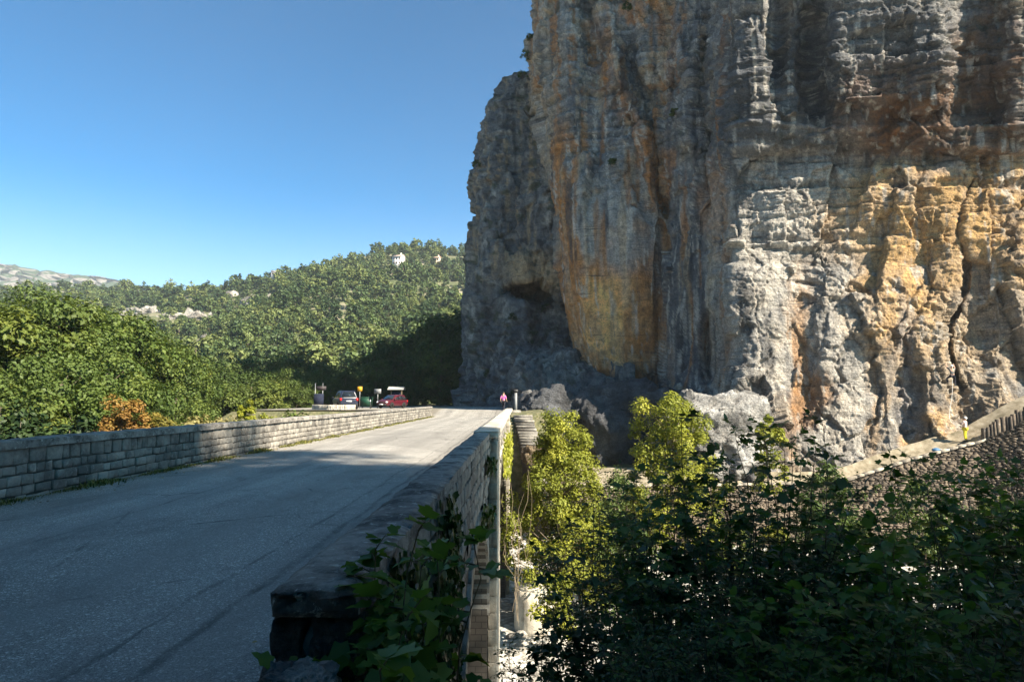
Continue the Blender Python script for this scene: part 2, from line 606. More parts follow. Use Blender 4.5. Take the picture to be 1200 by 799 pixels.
def front_col(Q, px, py, d):
    wv = np.stack([Q[:, 0], Q[:, 1], Q[:, 2] * .55], 1)
    qx = px + 16 * fbm(wv / 2.6 + 60, 4)
    qy = py + 26 * fbm(Q / 3.0 + 90, 4)
    n1 = fbm(Q / 2.2 + 7, 5)
    st = np.stack([Q[:, 0], Q[:, 1], Q[:, 2] * .07], 1)
    s1 = fbm(st / 1.1 + 20, 4); s2 = fbm(st / .55 + 44, 3)
    c = np.tile(GREY, (len(Q), 1))
    c = blend(c, BLUE, .7 * sstep(-.3, .4, s1))
    c = blend(c, TAN, .55 * sstep(.05, .5, n1))
    for (cx, cy, rx, ry, rot, w, colr) in [
        (845, 60, 70, 170, 0, .35, BLUE), (640, 120, 26, 120, -6, .4, TAN),
        (700, 150, 60, 60, 0, .35, BLUE), (720, 260, 62, 70, 0, .5, WHITE * .85),
        (712, 385, 60, 78, -4, .95, ORANGE * 1.35), (720, 383, 48, 52, 0, 1, GOLD * 1.35), (757, 370, 24, 90, 0, .9, RUST * 1.25),  # bounced light on the bulge is put into these stronger oranges
        (660, 230, 13, 100, -7, 1, ORANGE), (672, 345, 16, 80, -8, .9, ORANGE * .9), (745, 150, 14, 110, -18, .7, ORANGE * .8),
        (838, 235, 15, 60, -4, .95, ORANGE), (772, 195, 12, 55, -14, .75, ORANGE), (700, 70, 9, 60, -4, .45, ORANGE * .8),
        (750, 8, 32, 14, 0, .9, ORANGE), (785, 60, 10, 80, 0, .5, ORANGE * .8), (838, 398, 17, 36, 0, .95, ORANGE * .85),
        (842, 395, 9, 36, 0, .7, BLUE), (720, 424, 44, 12, 0, .8, TAN), (725, 447, 60, 12, 0, .7, RUST),
        (940, 250, 100, 80, 0, .85, WHITE), (890, 360, 60, 130, 0, .7, WHITE), (1000, 440, 60, 120, 0, .75, WHITE),  # kept paler in the sunlit band: part of the light is in the colour
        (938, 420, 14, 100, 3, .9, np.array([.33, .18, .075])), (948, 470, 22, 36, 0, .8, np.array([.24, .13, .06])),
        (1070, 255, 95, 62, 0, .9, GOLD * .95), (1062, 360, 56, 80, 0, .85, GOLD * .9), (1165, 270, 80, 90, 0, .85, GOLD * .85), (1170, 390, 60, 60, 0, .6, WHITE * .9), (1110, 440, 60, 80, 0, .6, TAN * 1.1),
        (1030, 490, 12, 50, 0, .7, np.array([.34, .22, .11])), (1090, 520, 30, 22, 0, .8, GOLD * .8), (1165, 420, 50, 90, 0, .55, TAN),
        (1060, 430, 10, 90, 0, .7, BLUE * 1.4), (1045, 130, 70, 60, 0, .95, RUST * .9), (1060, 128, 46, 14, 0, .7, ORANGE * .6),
        (1030, 40, 75, 75, 0, .75, BLUE * .75), (1160, 110, 60, 90, 0, .8, RUST * .6), (925, 110, 70, 90, 0, .8, BLUE * .62), (850, 120, 40, 110, 0, .5, BLUE * .8)]:  # shade of the upper right is partly painted in as darker rock
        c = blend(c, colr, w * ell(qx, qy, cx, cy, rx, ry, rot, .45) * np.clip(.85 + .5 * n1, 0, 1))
    # single beds differ a little in tone
    zz = Q[:, 2] + .5 * fbm(Q / 7.0 + 50, 2) + .06 * Q[:, 0]
    bt = (1 - sstep(150, 260, py)) + .5 * ell(px, py, 935, 265, 85, 75, 0, .5)
    c = c * (1 + np.clip(bt, 0, 1) * (.55 * layers(zz, .55, 1) + .45 * layers(zz + 5, .24, 2)))[:, None]
    # pillar: blue-black seepage with white lime runs
    pm = ell(qx, qy, 806, 350, 26, 130, 1, .35)
    c = blend(c, BLUE * .62, pm * .95)
    c = blend(c, WHITE * .85, pm * sstep(.22, .55, s2) * .8)
    # dark water stains and lime streaks down the wall
    c = blend(c, DARK, (.8 - .3 * (1 - sstep(150, 260, py)) - .4 * sstep(860, 940, px) * sstep(185, 215, py)) * sstep(.22, .58, s1) * (1 - ell(px, py, 722, 370, 60, 80, 0, .4)))
    c = blend(c, WHITE, .75 * sstep(.22, .6, -s2)); c = blend(c, TAN * 1.1, .5 * sstep(.25, .5, fbm(st / 2.0 + 91, 4)) * (1 - sstep(830, 870, px)))
    c = blend(c, ORANGE * .8, .7 * sstep(.22, .6, fbm(st / 1.5 + 71, 3)) * (1 - sstep(840, 880, px)))
    c = blend(c, np.array([.05, .055, .04]), .8 * sstep(.55, .8, fbm(Q / 1.3 + 130, 3)) * (1 - sstep(150, 260, py)))
    c = c * (1 + .28 * (1 - sstep(835, 862, px)))[:, None]  # light bounced onto the shaded left wall is painted in as paler rock
    return np.clip(c, .02, .8)


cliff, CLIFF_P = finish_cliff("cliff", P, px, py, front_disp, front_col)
tag(cliff, "huge streaked grey and orange limestone cliff filling the right half, sunlit low on its right", "cliff", kind='structure')

# ---- the stepped wall standing further back beside the road end
A_EDGE = [(60, 630), (84, 618), (90, 602), (96, 590), (114, 585), (119, 573), (135, 569), (141, 566), (165, 560), (195, 555),
          (250, 556), (290, 551), (330, 545), (400, 542), (475, 541), (520, 540)]
rows = np.arange(84, 516, 1.3)
cols = np.r_[np.zeros(NB), np.linspace(0, 1, 150) ** 1.0]
edge = interp(rows, A_EDGE)
px = edge[:, None] + cols[None] * (745 - edge)[:, None]
py = np.repeat(rows[:, None], px.shape[1], 1)


def back_depth(px, py):
    Y = smooth_interp(px, [(520, 95), (541, 92), (560, 88), (600, 84), (650, 81.5), (760, 79)], 8)
    c = px - interp(py, A_EDGE)
    Y = Y + 3.0 * (1 - np.clip(c / 14, 0, 1)) ** 2
    Y = Y + interp(py, [(84, 2.5), (120, 1.2), (200, .4), (330, 0), (520, 0)])
    k = sstep(372, 478, py) ** 1.1 * sstep(575, 625, px)
    Y = Y * (1 - k) + (70.0 - .02 * (px - 620)) * k
    Y = Y + 6.0 * ell(px, py, 620, 343, 28, 13, 3, .25)
    Y = Y + 3.2 * ell(px, py, 655, 378, 30, 44, -20, .5)
    Y = Y - 1.5 * ell(px, py, 575, 240, 18, 110, 4, .6)
    return Y


P = at(px, py, back_depth(px, py))
for k in range(NB):
    j = NB - k
    P[:, k] = P[:, NB] + np.array([.06 * j, j * .9 + j * j * .07, 0])
caps = [P[0] + np.array([0, q, h]) for q, h in ((26, -14), (18, -7), (11, -2), (6, .2), (2, .3))]
P = np.concatenate([np.stack(caps), P])
px = np.concatenate([np.repeat(px[:1], 5, 0), px]); py = np.concatenate([np.repeat(py[:1], 5, 0), py])


def back_disp(P, px, py):
    st = 1.5 * (1 - sstep(180, 300, py)) + .15
    return rock_disp(P, px, py, st, .6 * ell(px, py, 600, 250, 70, 90, 0, .5), 1.35, 0) + .35 * sstep(330, 400, py) * (ridged(P / 1.6 + 5, 4) - .5)


def back_col(Q, px, py, d):
    st = np.stack([Q[:, 0], Q[:, 1], Q[:, 2] * .07], 1)
    s1 = fbm(st / 1.2 + 20, 4); n1 = fbm(Q / 2.4 + 7, 5)
    c = np.tile(GREY * .95, (len(Q), 1))
    c = blend(c, BLUE * .8, .75 * sstep(-.25, .4, n1)); c = blend(c, WHITE * .9, .8 * sstep(.25, .6, -n1)); c = blend(c, DARK, .8 * sstep(.15, .5, fbm(Q / 1.1 + 57, 4)))
    c = blend(c, TAN, .8 * sstep(.1, .5, s1) * (1 - sstep(300, 360, py)))
    c = blend(c, DARK, .75 * sstep(.3, .7, -s1))
    c = blend(c, TAN * 1.2, .9 * ell(px, py, 625, 318, 34, 24, 10, .6))
    c = blend(c, np.array([.05, .06, .035]), .8 * sstep(.3, .6, fbm(Q / 1.6 + 130, 3)))
    return np.clip(c, .02, .8)


back_cliff, BACK_P = finish_cliff("rear_cliff", P, px, py, back_disp, back_col)
tag(back_cliff, "dark stepped grey cliff behind the great wall with a shallow cave above the road end", "cliff", kind='structure')


def boulder(name, label, c, r, seed, cat="boulder", tilt=0.0, sub=6, lo=1.0, group=None, base=None, rough=1.0):
    bm = bmesh.new(); bmesh.ops.create_icosphere(bm, subdivisions=sub, radius=1)
    V = np.array([v.co for v in bm.verts]); F = np.array([[v.index for v in f.verts] for f in bm.faces]); bm.free()
    Nn = V.copy()
    s = max(r)
    V = np.sign(V) * np.abs(V) ** .8
    V = V * (1 + .24 * fbm(V * 1.1 + 31 * seed, 2))[:, None]
    V = V * np.array(r)
    q = V + 50 * seed
    d = s * rough * (.16 * fbm(q / (s * .9), 3) + .16 * facets(q / (s * .55))[0] + .08 * facets(q / (s * .24) + 9)[0] + .035 * facets(q / (s * .09) + 9)[0]) + .03 * s * fbm(q / (s * .1), 3)
    V = V + Nn * d[:, None]
    ct, sn = math.cos(tilt), math.sin(tilt)
    V = V @ np.array([[ct, 0, sn], [0, 1, 0], [-sn, 0, ct]]).T
    n1 = fbm(q / (s * .5) + 4, 4)
    col = np.tile(GREY if base is None else np.array(base), (len(V), 1)) * lo
    col = blend(col, np.minimum(col * 2.0, .5), .6 * sstep(.1, .6, n1)); col = blend(col, col * .35, .7 * sstep(.05, .5, -n1))
    o = obj(name, np_mesh(name, V, [F], {'rock_col': col}), ROCK)
    o.location = c
    tag(o, label, cat, group)
    return o


def bat(px, py, Y):
    return tuple(at(px, py, Y))


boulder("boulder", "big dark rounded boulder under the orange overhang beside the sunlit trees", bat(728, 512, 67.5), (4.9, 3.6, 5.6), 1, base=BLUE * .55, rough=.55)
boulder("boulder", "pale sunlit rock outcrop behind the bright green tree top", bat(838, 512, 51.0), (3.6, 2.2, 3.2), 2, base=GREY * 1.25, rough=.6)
boulder("boulder", "dark rough boulder leaning by the stone steps below the cave", bat(650, 496, 68), (3.8, 2.8, 2.9), 3, base=BLUE * .6, rough=.8)
boulder("boulder", "small brown boulder at the foot of the stone steps", bat(628, 537, 46.0), (.9, .8, .8), 4, base=TAN * .45, sub=4)
boulder("boulder", "low grey rock between the dark boulder and the pale outcrop", bat(790, 480, 63.5), (3.0, 2.0, 1.8), 5, base=BLUE * .7, rough=.6)
# ------------------------------------------------------------------ terrain
YL, YR = 66.0, 51.0               # far ends of the two parapets
XL, XRI, XRO = -8.3, -0.885, -0.61  # road face of the far parapet, road face and outer face of the near one


def H(X, Y):
    X = np.asarray(X, float); Y = np.asarray(Y, float)
    z = np.full(X.shape, -8.0)
    # bank the camera stands on
    near = np.where(X > -.4, 1 - sstep(1.0, 17.0, Y + .35 * np.maximum(X, 0)), 1 - sstep(3.0, 7.5, Y))
    near = near * np.where(X < -9, 1 - sstep(9, 24, -X), 1)
    z = np.maximum(z, -8 + 7.92 * near)
    # far bank with the road end and parking place
    far = sstep(44, 54, Y) * sstep(-10.5, -8.5, X) * (1 - sstep(2.0, 7.5, X)) + 0 * X
    far = np.maximum(far, sstep(54, 60, Y) * sstep(-34, -25, X) * (1 - sstep(2.0, 7.5, X)))
    z = np.maximum(z, -8 + 8.62 * far)
    # the carriageway is cut into it
    cut = (X > -9.0) & (X < -.75) & (Y > 40) & (Y < 90)
    z = np.where(cut, np.minimum(z, -.16 + .75 * sstep(63, 78, Y)), z)
    # shelf along the cliff foot
    wy = np.interp(X, [2, 14, 20, 28, 32.4, 35.3, 40], [46.3, 48.0, 49.0, 49.0, 48.6, 47.6, 47])
    shelf = sstep(wy - .55, wy + .15, Y) * sstep(.5, 3, X)
    z = np.maximum(z, -8 + 3.75 * shelf)
    # far away the land climbs a little
    z = z + 5 * sstep(150, 600, np.hypot(X, Y))
    return z


def ground_z(x, y):
    return float(H(np.array([x]), np.array([y]))[0] + GN(np.array([[x, y, 0.]]))[0])


def GN(P):
    a = fbm(P / 5.0 + 200, 4)
    damp = 1 - .85 * sstep(-11, -8, P[:, 0]) * (1 - sstep(-.5, 1.2, P[:, 0])) * np.maximum(1 - sstep(2, 6, P[:, 1]), sstep(50, 56, P[:, 1]))
    damp = damp * np.where((P[:, 1] > 58) & (P[:, 0] < 0), .12, 1)
    return (.30 * a - .1) * damp


def axis(lo, hi, fine_lo, fine_hi, fs, cs):
    a = np.arange(fine_lo, fine_hi, fs)
    l = [fine_lo]
    s = fs
    while l[-1] > lo: s = min(s * 1.18, cs); l.append(l[-1] - s)
    r = [a[-1]]
    s = fs
    while r[-1] < hi: s = min(s * 1.18, cs); r.append(r[-1] + s)
    return np.array(sorted(set(l[1:])) + list(a) + r[1:])


gx = axis(-1400, 1400, -16, 26, .22, 150); gy = axis(-130, 1700, -2, 62, .3, 150)
GX, GY = np.meshgrid(gx, gy)
V = np.stack([GX.ravel(), GY.ravel(), np.zeros(GX.size)], 1)
V[:, 2] = H(V[:, 0], V[:, 1]) + GN(V)
n = NT("ground_soil")
p = n.coord()
z = n.sep(p)[2]
f = n.noise(p, .35, 6, .6)
soil = n.ramp(n.noise(p, 1.7, 8, .65), [(.3, (.045, .05, .022)), (.5, (.10, .10, .045)), (.7, (.19, .16, .095))])
peb = n.voro(p, 4.2, 'F1', 'Color')
pebc = n.mix(n.sep(peb)[0], (.34, .33, .31), (.62, .60, .56))
pd = n.voro(p, 4.2, 'F1', 'Distance')
pebc = n.mix(n.ramp(pd, [(.35, 0.0), (.75, .75)]), pebc, (.16, .15, .13))
m = n.ramp(n.math('ADD', n.math('MULTIPLY', z, .25), n.math('MULTIPLY', f, .5)), [(0.0, 1.0), (1.0, 0.0)])
m = n.math('GREATER_THAN', n.math('ADD', n.math('MULTIPLY', f, -1.2), n.math('MULTIPLY', z, -1.0)), 6.45)
c = n.mix(m, soil, pebc)
b = n.bump(pd, .6, .12); b = n.bump(n.noise(p, 6, 6, .7), .5, .08, b)
ground = obj("ground", np_mesh("ground", V, [grid_faces(*GX.shape)], smooth=True), n.fin(c, .95, b))
tag(ground, "pale pebble river bed and dry earth banks under the stone bridge", "ground", kind='structure')

# ------------------------------------------------------------------ road
n = NT("asphalt")
p = n.coord()
xs = n.sep(p)
sp = n.voro(p, 64, 'F1', 'Color')
sp2 = n.voro(p, 140, 'F1', 'Color')
base = n.ramp(n.noise(p, .5, 6, .6), [(.3, (.25, .24, .225)), (.7, (.35, .337, .315))])
band = n.noise(n.mapping(p, (1.0, .02, 1)), 1.3, 4, .6)
base = n.mix(1.0, base, n.ramp(band, [(.3, .80), (.7, 1.22)]), 'MULTIPLY')
c = n.mix(n.ramp(n.sep(sp)[0], [(.88, 0.0), (.93, .9)]), base, (.66, .64, .60))
c = n.mix(n.ramp(n.sep(sp2)[1], [(.55, 0.0), (.75, .6)]), c, (.075, .073, .070))
c = n.mix(n.ramp(n.sep(sp2)[0], [(.90, 0.0), (.95, .7)]), c, (.60, .58, .53))
# worn joint lines running along the carriageway
wob = n.math('MULTIPLY', n.math('SUBTRACT', n.noise(n.mapping(p, (1, .35, 1)), 1.6, 5, .65), .5), .34)
xx = n.math('ADD', xs[0], wob)


def joint(x0, w, s):
    d = n.math('ABSOLUTE', n.math('SUBTRACT', xx, x0))
    return n.math('MULTIPLY', n.ramp(n.math('DIVIDE', d, w), [(.3, 1.0), (1.0, 0.0)]), s)


brk = n.ramp(n.noise(n.mapping(p, (1, .6, 1)), 2.2, 5, .7), [(.38, .15), (.6, 1.0)])
# tyre-polished tracks, darker patches and grimy edges
def track(x0, w):
    d = n.math('ABSOLUTE', n.math('SUBTRACT', n.math('ADD', xs[0], n.math('MULTIPLY', wob, .5)), x0))
    return n.ramp(n.math('DIVIDE', d, w), [(0, 1.0), (1.0, 0.0)], 'EASE')


tr = n.math('MAXIMUM', n.math('MAXIMUM', track(-2.1, .55), track(-3.7, .55)), n.math('MAXIMUM', track(-5.5, .55), track(-7.0, .55)))
c = n.mix(n.math('MULTIPLY', tr, .5), c, (.20, .192, .18))
stn = n.noise(n.mapping(p, (1, .45, 1)), .9, 8, .72, .6)
c = n.mix(n.ramp(stn, [(.50, 0.0), (.68, .55)]), c, (.12, .115, .11))
pat = n.voro(n.mapping(p, (.22, .07, 1)), 1.0, 'F1', 'Color')
c = n.mix(n.ramp(n.sep(pat)[0], [(.70, 0.0), (.72, .28)]), c, (.13, .125, .12))
ck = n.voro(n.mapping(n.new('ShaderNodeVectorMath', operation='ADD').outputs[0], (1, 1, 1)), 1.0, 'DISTANCE_TO_EDGE') if False else n.voro(n.mapping(p, (.5, .28, 1)), 1.0, 'DISTANCE_TO_EDGE')
ckm = n.math('MULTIPLY', n.ramp(n.math('ADD', ck, n.math('MULTIPLY', n.math('SUBTRACT', n.noise(p, 5, 5, .7), .5), .05)), [(.004, .7), (.012, 0.0)]), n.ramp(n.noise(p, .7, 4, .6), [(.5, 0.0), (.62, 1.0)]))
c = n.mix(ckm, c, (.05, .05, .05))
eg = n.math('ABSOLUTE', n.math('ADD', xs[0], 4.6))
eg = n.math('ADD', eg, n.math('MULTIPLY', n.noise(p, 2.5, 6, .7), .9))
c = n.mix(n.ramp(n.math('SUBTRACT', eg, 3.6), [(.0, 0.0), (.75, .7)]), c, (.15, .13, .10))
j = n.math('MAXIMUM', joint(-2.25, .06, .62), n.math('MAXIMUM', joint(-2.62, .032, .55), joint(-5.5, .03, .5)))
c = n.mix(n.math('MULTIPLY', j, brk), c, (.035, .034, .034))
edge_d = n.ramp(n.math('ADD', xs[0], n.math('MULTIPLY', wob, 1.0)), [(0.0, 0.0), (1.0, 0.0)])
hb = n.math('ADD', n.math('MULTIPLY', n.noise(p, 55, 4, .7), 1.0), n.sep(sp)[1])
road_m = n.fin(c, .78, n.bump(hb, .55, .012))
n.b.inputs['Specular IOR Level'].default_value = .15


def zroad(X, Y):
    return .75 * sstep(63, 78, Y + .35 * np.maximum(-X - 10, 0)) + .05 * np.cos((np.asarray(X) + 4.6) / 3.8 * 1.4) * (np.asarray(Y) < 64) + .012


def sheet(name, xa, ya, fn, m, mask=None):
    X, Y = np.meshgrid(xa, ya)
    Z = fn(X, Y)
    V = np.stack([X.ravel(), Y.ravel(), Z.ravel()], 1)
    F = grid_faces(*X.shape)
    if mask is not None:
        ctr = V[F].mean(1); F = F[mask(ctr[:, 0], ctr[:, 1])]
    return obj(name, np_mesh(name, V, [F], smooth=True), m)


road = sheet("road", np.linspace(XL + .02, XRI - .02, 26), np.r_[np.arange(-14, 66, .5)], zroad, road_m)
tag(road, "two lane asphalt road crossing the bridge, half in shade and half sunlit", "road", kind='structure')


def mouth(x, y):
    return (y > 65.4) & (x < 1.0 - .16 * (y - 65)) & (x > -9.5 - .30 * (y - 65))


road2 = sheet("road_bend", np.arange(-48, 2, .8), np.arange(65.5, 120, .8), lambda X, Y: zroad(X, Y) + .004, road_m, mouth)
tag(road2, "shaded asphalt where the road bends left beyond the bridge", "road", kind='structure')
park_m = plain("gravel", (.24, .225, .20), .95, var=.35, scale=3)
park = sheet("parking_area", np.arange(-25, -7, .7), np.arange(61.2, 98, .7), lambda X, Y: np.full(X.shape, .75) - .002 * (Y - 60), park_m,
             lambda x, y: (x < -9.2 - .30 * np.maximum(y - 65, 0)) & (x > -24 + .0 * y) & (x + .9 * (y - 61) > -23))
tag(park, "pale gravel parking place beside the road bend", "parking area", kind='structure')

# ------------------------------------------------------------------ bridge
stone_mats = {}


def stone_material(name, a, b, dark, lich=.35, sc=1.0):
    n = NT(name)
    p = n.coord()
    t = n.attr('tint')
    c = n.mix(t, a, b)
    f = n.noise(p, 3.2 * sc, 8, .65)
    c = n.mix(1.0, c, n.ramp(f, [(.28, .62), (.5, 1.0), (.72, 1.32)]), 'MULTIPLY')
    g = n.noise(p, 1.1 * sc, 9, .72)
    c = n.mix(n.ramp(g, [(.46, 0.0), (.60, .8)]), c, dark)
    l = n.noise(p, 7 * sc, 7, .7, .4)
    c = n.mix(n.ramp(l, [(.58, 0.0), (.66, lich)]), c, (.50, .49, .45))
    h = n.noise(p, 14 * sc, 8, .7)
    return n.fin(c, .93, n.bump(h, .8, .03))


WALL_M = stone_material("weathered_block_stone", (.155, .145, .13), (.28, .26, .23), (.075, .07, .066))
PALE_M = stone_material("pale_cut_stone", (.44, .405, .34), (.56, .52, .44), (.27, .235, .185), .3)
COPE_M = stone_material("lichened_coping_stone", (.20, .185, .17), (.30, .28, .255), (.026, .023, .021), .95, 2.6)
BUTT_M = stone_material("buttress_stone", (.30, .275, .23), (.40, .365, .305), (.16, .14, .115), .3)
MORTAR_M = plain("dark_mortar", (.075, .068, .06), .97, var=.4, scale=6)


def block_wall(mb, tint, o, u, v, nrm, u0, u1, courses, lens, keep=None, depth=.07, gap=.012, bev=.018, jit=.012, seed=1, warp=None):
    """courses of separate dressed blocks on the plane o + u*U + v*V, bulging along nrm"""
    rg = np.random.RandomState(seed)
    o, u, v, nrm = map(lambda a: np.array(a, float), (o, u, v, nrm))
    Vs, k = [], 0
    z = courses[0]
    for ci, h in enumerate(courses[1]):
        x = u0 - rg.rand() * lens[0]
        while x < u1:
            L = rg.uniform(*lens)
            a, b = max(x, u0), min(x + L, u1)
            x += L
            if b - a < .06: continue
            if keep is not None and not keep(a, b, z, z + h): continue
            g = gap * rg.uniform(.5, 1.5)
            a1, b1, z0, z1 = a + g, b - g, z + g, z + h - g
            pr = rg.uniform(-jit, jit)
            e = bev * rg.uniform(.7, 1.4)
            J = rg.uniform(-1, 1, (4, 2)) * jit * .8
            cs = np.array([(a1, z0), (b1, z0), (b1, z1), (a1, z1)]) + J
            ins = np.array([(a1 + e, z0 + e), (b1 - e, z0 + e), (b1 - e, z1 - e), (a1 + e, z1 - e)]) + J
            mid = ins.mean(0) + rg.uniform(-1, 1, 2) * .02
            R0 = np.c_[cs, np.full(4, -depth)]; R1 = np.c_[cs, np.full(4, pr - e * .5)]; R2 = np.c_[ins, pr + rg.uniform(-.5, .5, 4) * jit]
            R3 = np.array([[mid[0], mid[1], pr + bev * .5 + rg.uniform(0, jit)]])
            P = np.concatenate([R0, R1, R2, R3])
            Vs.append(P); k += 1
            tint.append(np.full(13, rg.rand()))
        z += h
    P = np.concatenate(Vs)
    if warp is not None: P = warp(P)
    Wd = o + P[:, :1] * u + P[:, 1:2] * v + P[:, 2:3] * nrm
    q, t = [], []
    flip = np.dot(np.cross(u, v), nrm) < 0
    for r in range(2):
        for i in range(4):
            q.append((r * 4 + i, r * 4 + (i + 1) % 4, r * 4 + 4 + (i + 1) % 4, r * 4 + 4 + i))
    for i in range(4): t.append((8 + i, 8 + (i + 1) % 4, 12))
    off = (np.arange(k) * 13)[:, None, None]
    q = (np.array(q)[None] + off).reshape(-1, 4); t = (np.array(t)[None] + off).reshape(-1, 3)
    if flip: q = q[:, ::-1]; t = t[:, ::-1]
    mb.add(Wd, q, t)


def tinted(mb, tint, name, m, parent=None):
    return obj(name, mb.mesh(name, attrs={'tint': np.concatenate(tint)}), m, parent)


bridge = thing("stone_bridge", "old stone arch road bridge with block parapets running away from the viewer", "bridge", (-4.6, 2.4, 0))
BO = np.array(bridge.location)


def bpart(name, o, **kw):
    for v in (): pass
    o.parent = bridge
    o.location = Vector(o.location) - bridge.location
    for k, v in kw.items(): o[k] = v
    return o


ARCHES = [(11.05, 3.4, -2.75, 2.25), (26.3, 8.6, -6.2, 5.4), (41.6, 4.0, -4.6, 3.9)]    # centre, half span, springing, rise


def arch_z(y):
    z = np.full(np.shape(y), -9.6)
    for c, a, s, r in ARCHES:
        t = 1 - ((np.asarray(y) - c) / a) ** 2
        z = np.where(t > 0, s + r * np.sqrt(np.maximum(t, 0)), z)
    return z


# core of the bridge: spandrels, piers and soffits behind the facing blocks
ys = [2.4, YR, YL]
for c, a, s, r in ARCHES: ys += list(c + a * np.sin(np.linspace(-PI / 2, PI / 2, 33)))
ys = np.array(sorted(ys))
mb = MB()
xo, xi = XRO - .03, XL - .45
for y0, y1 in zip(ys[:-1], ys[1:]):
    ym = (y0 + y1) / 2
    za, zb = (-9.6, -9.6)
    if any(abs(ym - c) < a for c, a, s, r in ARCHES):
        za, zb = float(arch_z(y0 + 1e-6)), float(arch_z(y1 - 1e-6))
        for c, a, s, r in ARCHES:
            if abs(ym - c) < a: za, zb = max(za, s), max(zb, s)
    zt = -.03
    mb.add([(xo, y0, za), (xo, y1, zb), (xo, y1, zt), (xo, y0, zt), (xi, y0, za), (xi, y1, zb), (xi, y1, zt), (xi, y0, zt)],
           [(0, 1, 2, 3), (5, 4, 7, 6), (4, 5, 1, 0), (3, 2, 6, 7)])
for c, a, s, r in ARCHES:          # walls of the piers inside the openings
    for yy, sg in ((c - a, 1), (c + a, -1)):
        mb.add([(xo, yy, -9.6), (xi, yy, -9.6), (xi, yy, s), (xo, yy, s)], [(0, 1, 2, 3)])
n = NT("shade_dark_masonry")
p = n.coord()
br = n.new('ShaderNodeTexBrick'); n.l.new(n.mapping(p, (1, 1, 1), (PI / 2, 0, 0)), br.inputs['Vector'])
br.inputs['Scale'].default_value = 2.0; br.inputs['Color1'].default_value = (.05, .045, .04, 1); br.inputs['Color2'].default_value = (.075, .066, .056, 1)  # shade inside the arches is put into this very dark stone colour
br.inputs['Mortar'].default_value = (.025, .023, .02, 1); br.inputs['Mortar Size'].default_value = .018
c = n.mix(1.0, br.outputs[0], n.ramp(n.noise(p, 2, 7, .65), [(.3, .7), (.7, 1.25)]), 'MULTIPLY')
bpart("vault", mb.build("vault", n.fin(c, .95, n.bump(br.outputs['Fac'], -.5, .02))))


def solid(a, b, z0, z1):
    yy = np.linspace(a, b, 5)
    return bool(np.all(arch_z(yy) + .36 * (arch_z(yy) > -9) < z0))


mb, tint = MB(), []
hs = []
rg = np.random.RandomState(5)
while sum(hs) < 8.9: hs.append(rg.uniform(.15, .24))
hs[-1] -= sum(hs) - 8.9
block_wall(mb, tint, (XRO - .03, 0, 0), (0, 1, 0), (0, 0, 1), (1, 0, 0), 2.42, YR, (-9.0, hs), (.18, .5), keep=solid, seed=3, depth=.06, jit=.014)
bpart("spandrel_wall", tinted(mb, tint, "spandrel_wall", WALL_M))
# arch rings of cut voussoirs
for c, a, s, r in ARCHES:
    mb, tint = MB(), []
    nv = int(a * 9)
    for i in range(nv):
        t0, t1 = (-PI / 2 + PI * (i + .04) / nv), (-PI / 2 + PI * (i + .96) / nv)
        pr = .012 + .012 * rg.rand()
        pts = []
        for t, e in ((t0, 0), (t1, 0), (t1, .36), (t0, .36)):
            pts.append((c + (a + e) * math.sin(t), s + (r + e) * math.cos(t)))
        V = [(XRO - .5, y, z) for y, z in pts] + [(XRO + pr, y, z) for y, z in pts]
        mb.add(V, [(4, 5, 6, 7), (0, 1, 5, 4), (1, 2, 6, 5), (2, 3, 7, 6), (3, 0, 4, 7)])
        tint.append(np.full(8, rg.rand()))
    bpart("arch_ring", tinted(mb, tint, "arch_ring", WALL_M))
# buttresses standing proud of the wall face
for y0, y1 in ((14.55, 16.9), (35.4, 37.2)):
    mb, tint = MB(), []
    block_wall(mb, tint, (XRO + .17, 0, 0), (0, 1, 0), (0, 0, 1), (1, 0, 0), y0, y1, (-9.0, [.33] * 29 + [.21]), (.5, .95), seed=8, depth=.05, jit=.004, bev=.006, gap=.005)
    block_wall(mb, tint, (0, y0 + .002, 0), (1, 0, 0), (0, 0, 1), (0, -1, 0), XRO - .02, XRO + .165, (-9.0, [.33] * 29 + [.21]), (.3, .5), seed=9, depth=.05, jit=.004, bev=.006, gap=.005)
    mb.box((XRO - .02, y0 + .03, -9.4), (XRO + .14, y1 - .02, .78)); tint.append(np.full(8, .3))
    bpart("buttress", tinted(mb, tint, "buttress", BUTT_M))
# string course under the parapet on the river side
rg = np.random.RandomState(31)
for y0, y1 in ((16.95, 35.35), (37.25, YR - .1)):
    mb = MB(); y = y0
    while y < y1 - .2:
        L = min(rg.uniform(.7, 1.1), y1 - y)
        mb.box((XRO - .02, y, -.14 + rg.uniform(-.006, .006)), (XRO + .07 + rg.uniform(-.01, .01), y + L, -.01 + rg.uniform(-.004, .004)))
        y += L
    bpart("string_course", tinted(mb, [np.full(mb.n, .6)], "string_course", PALE_M))


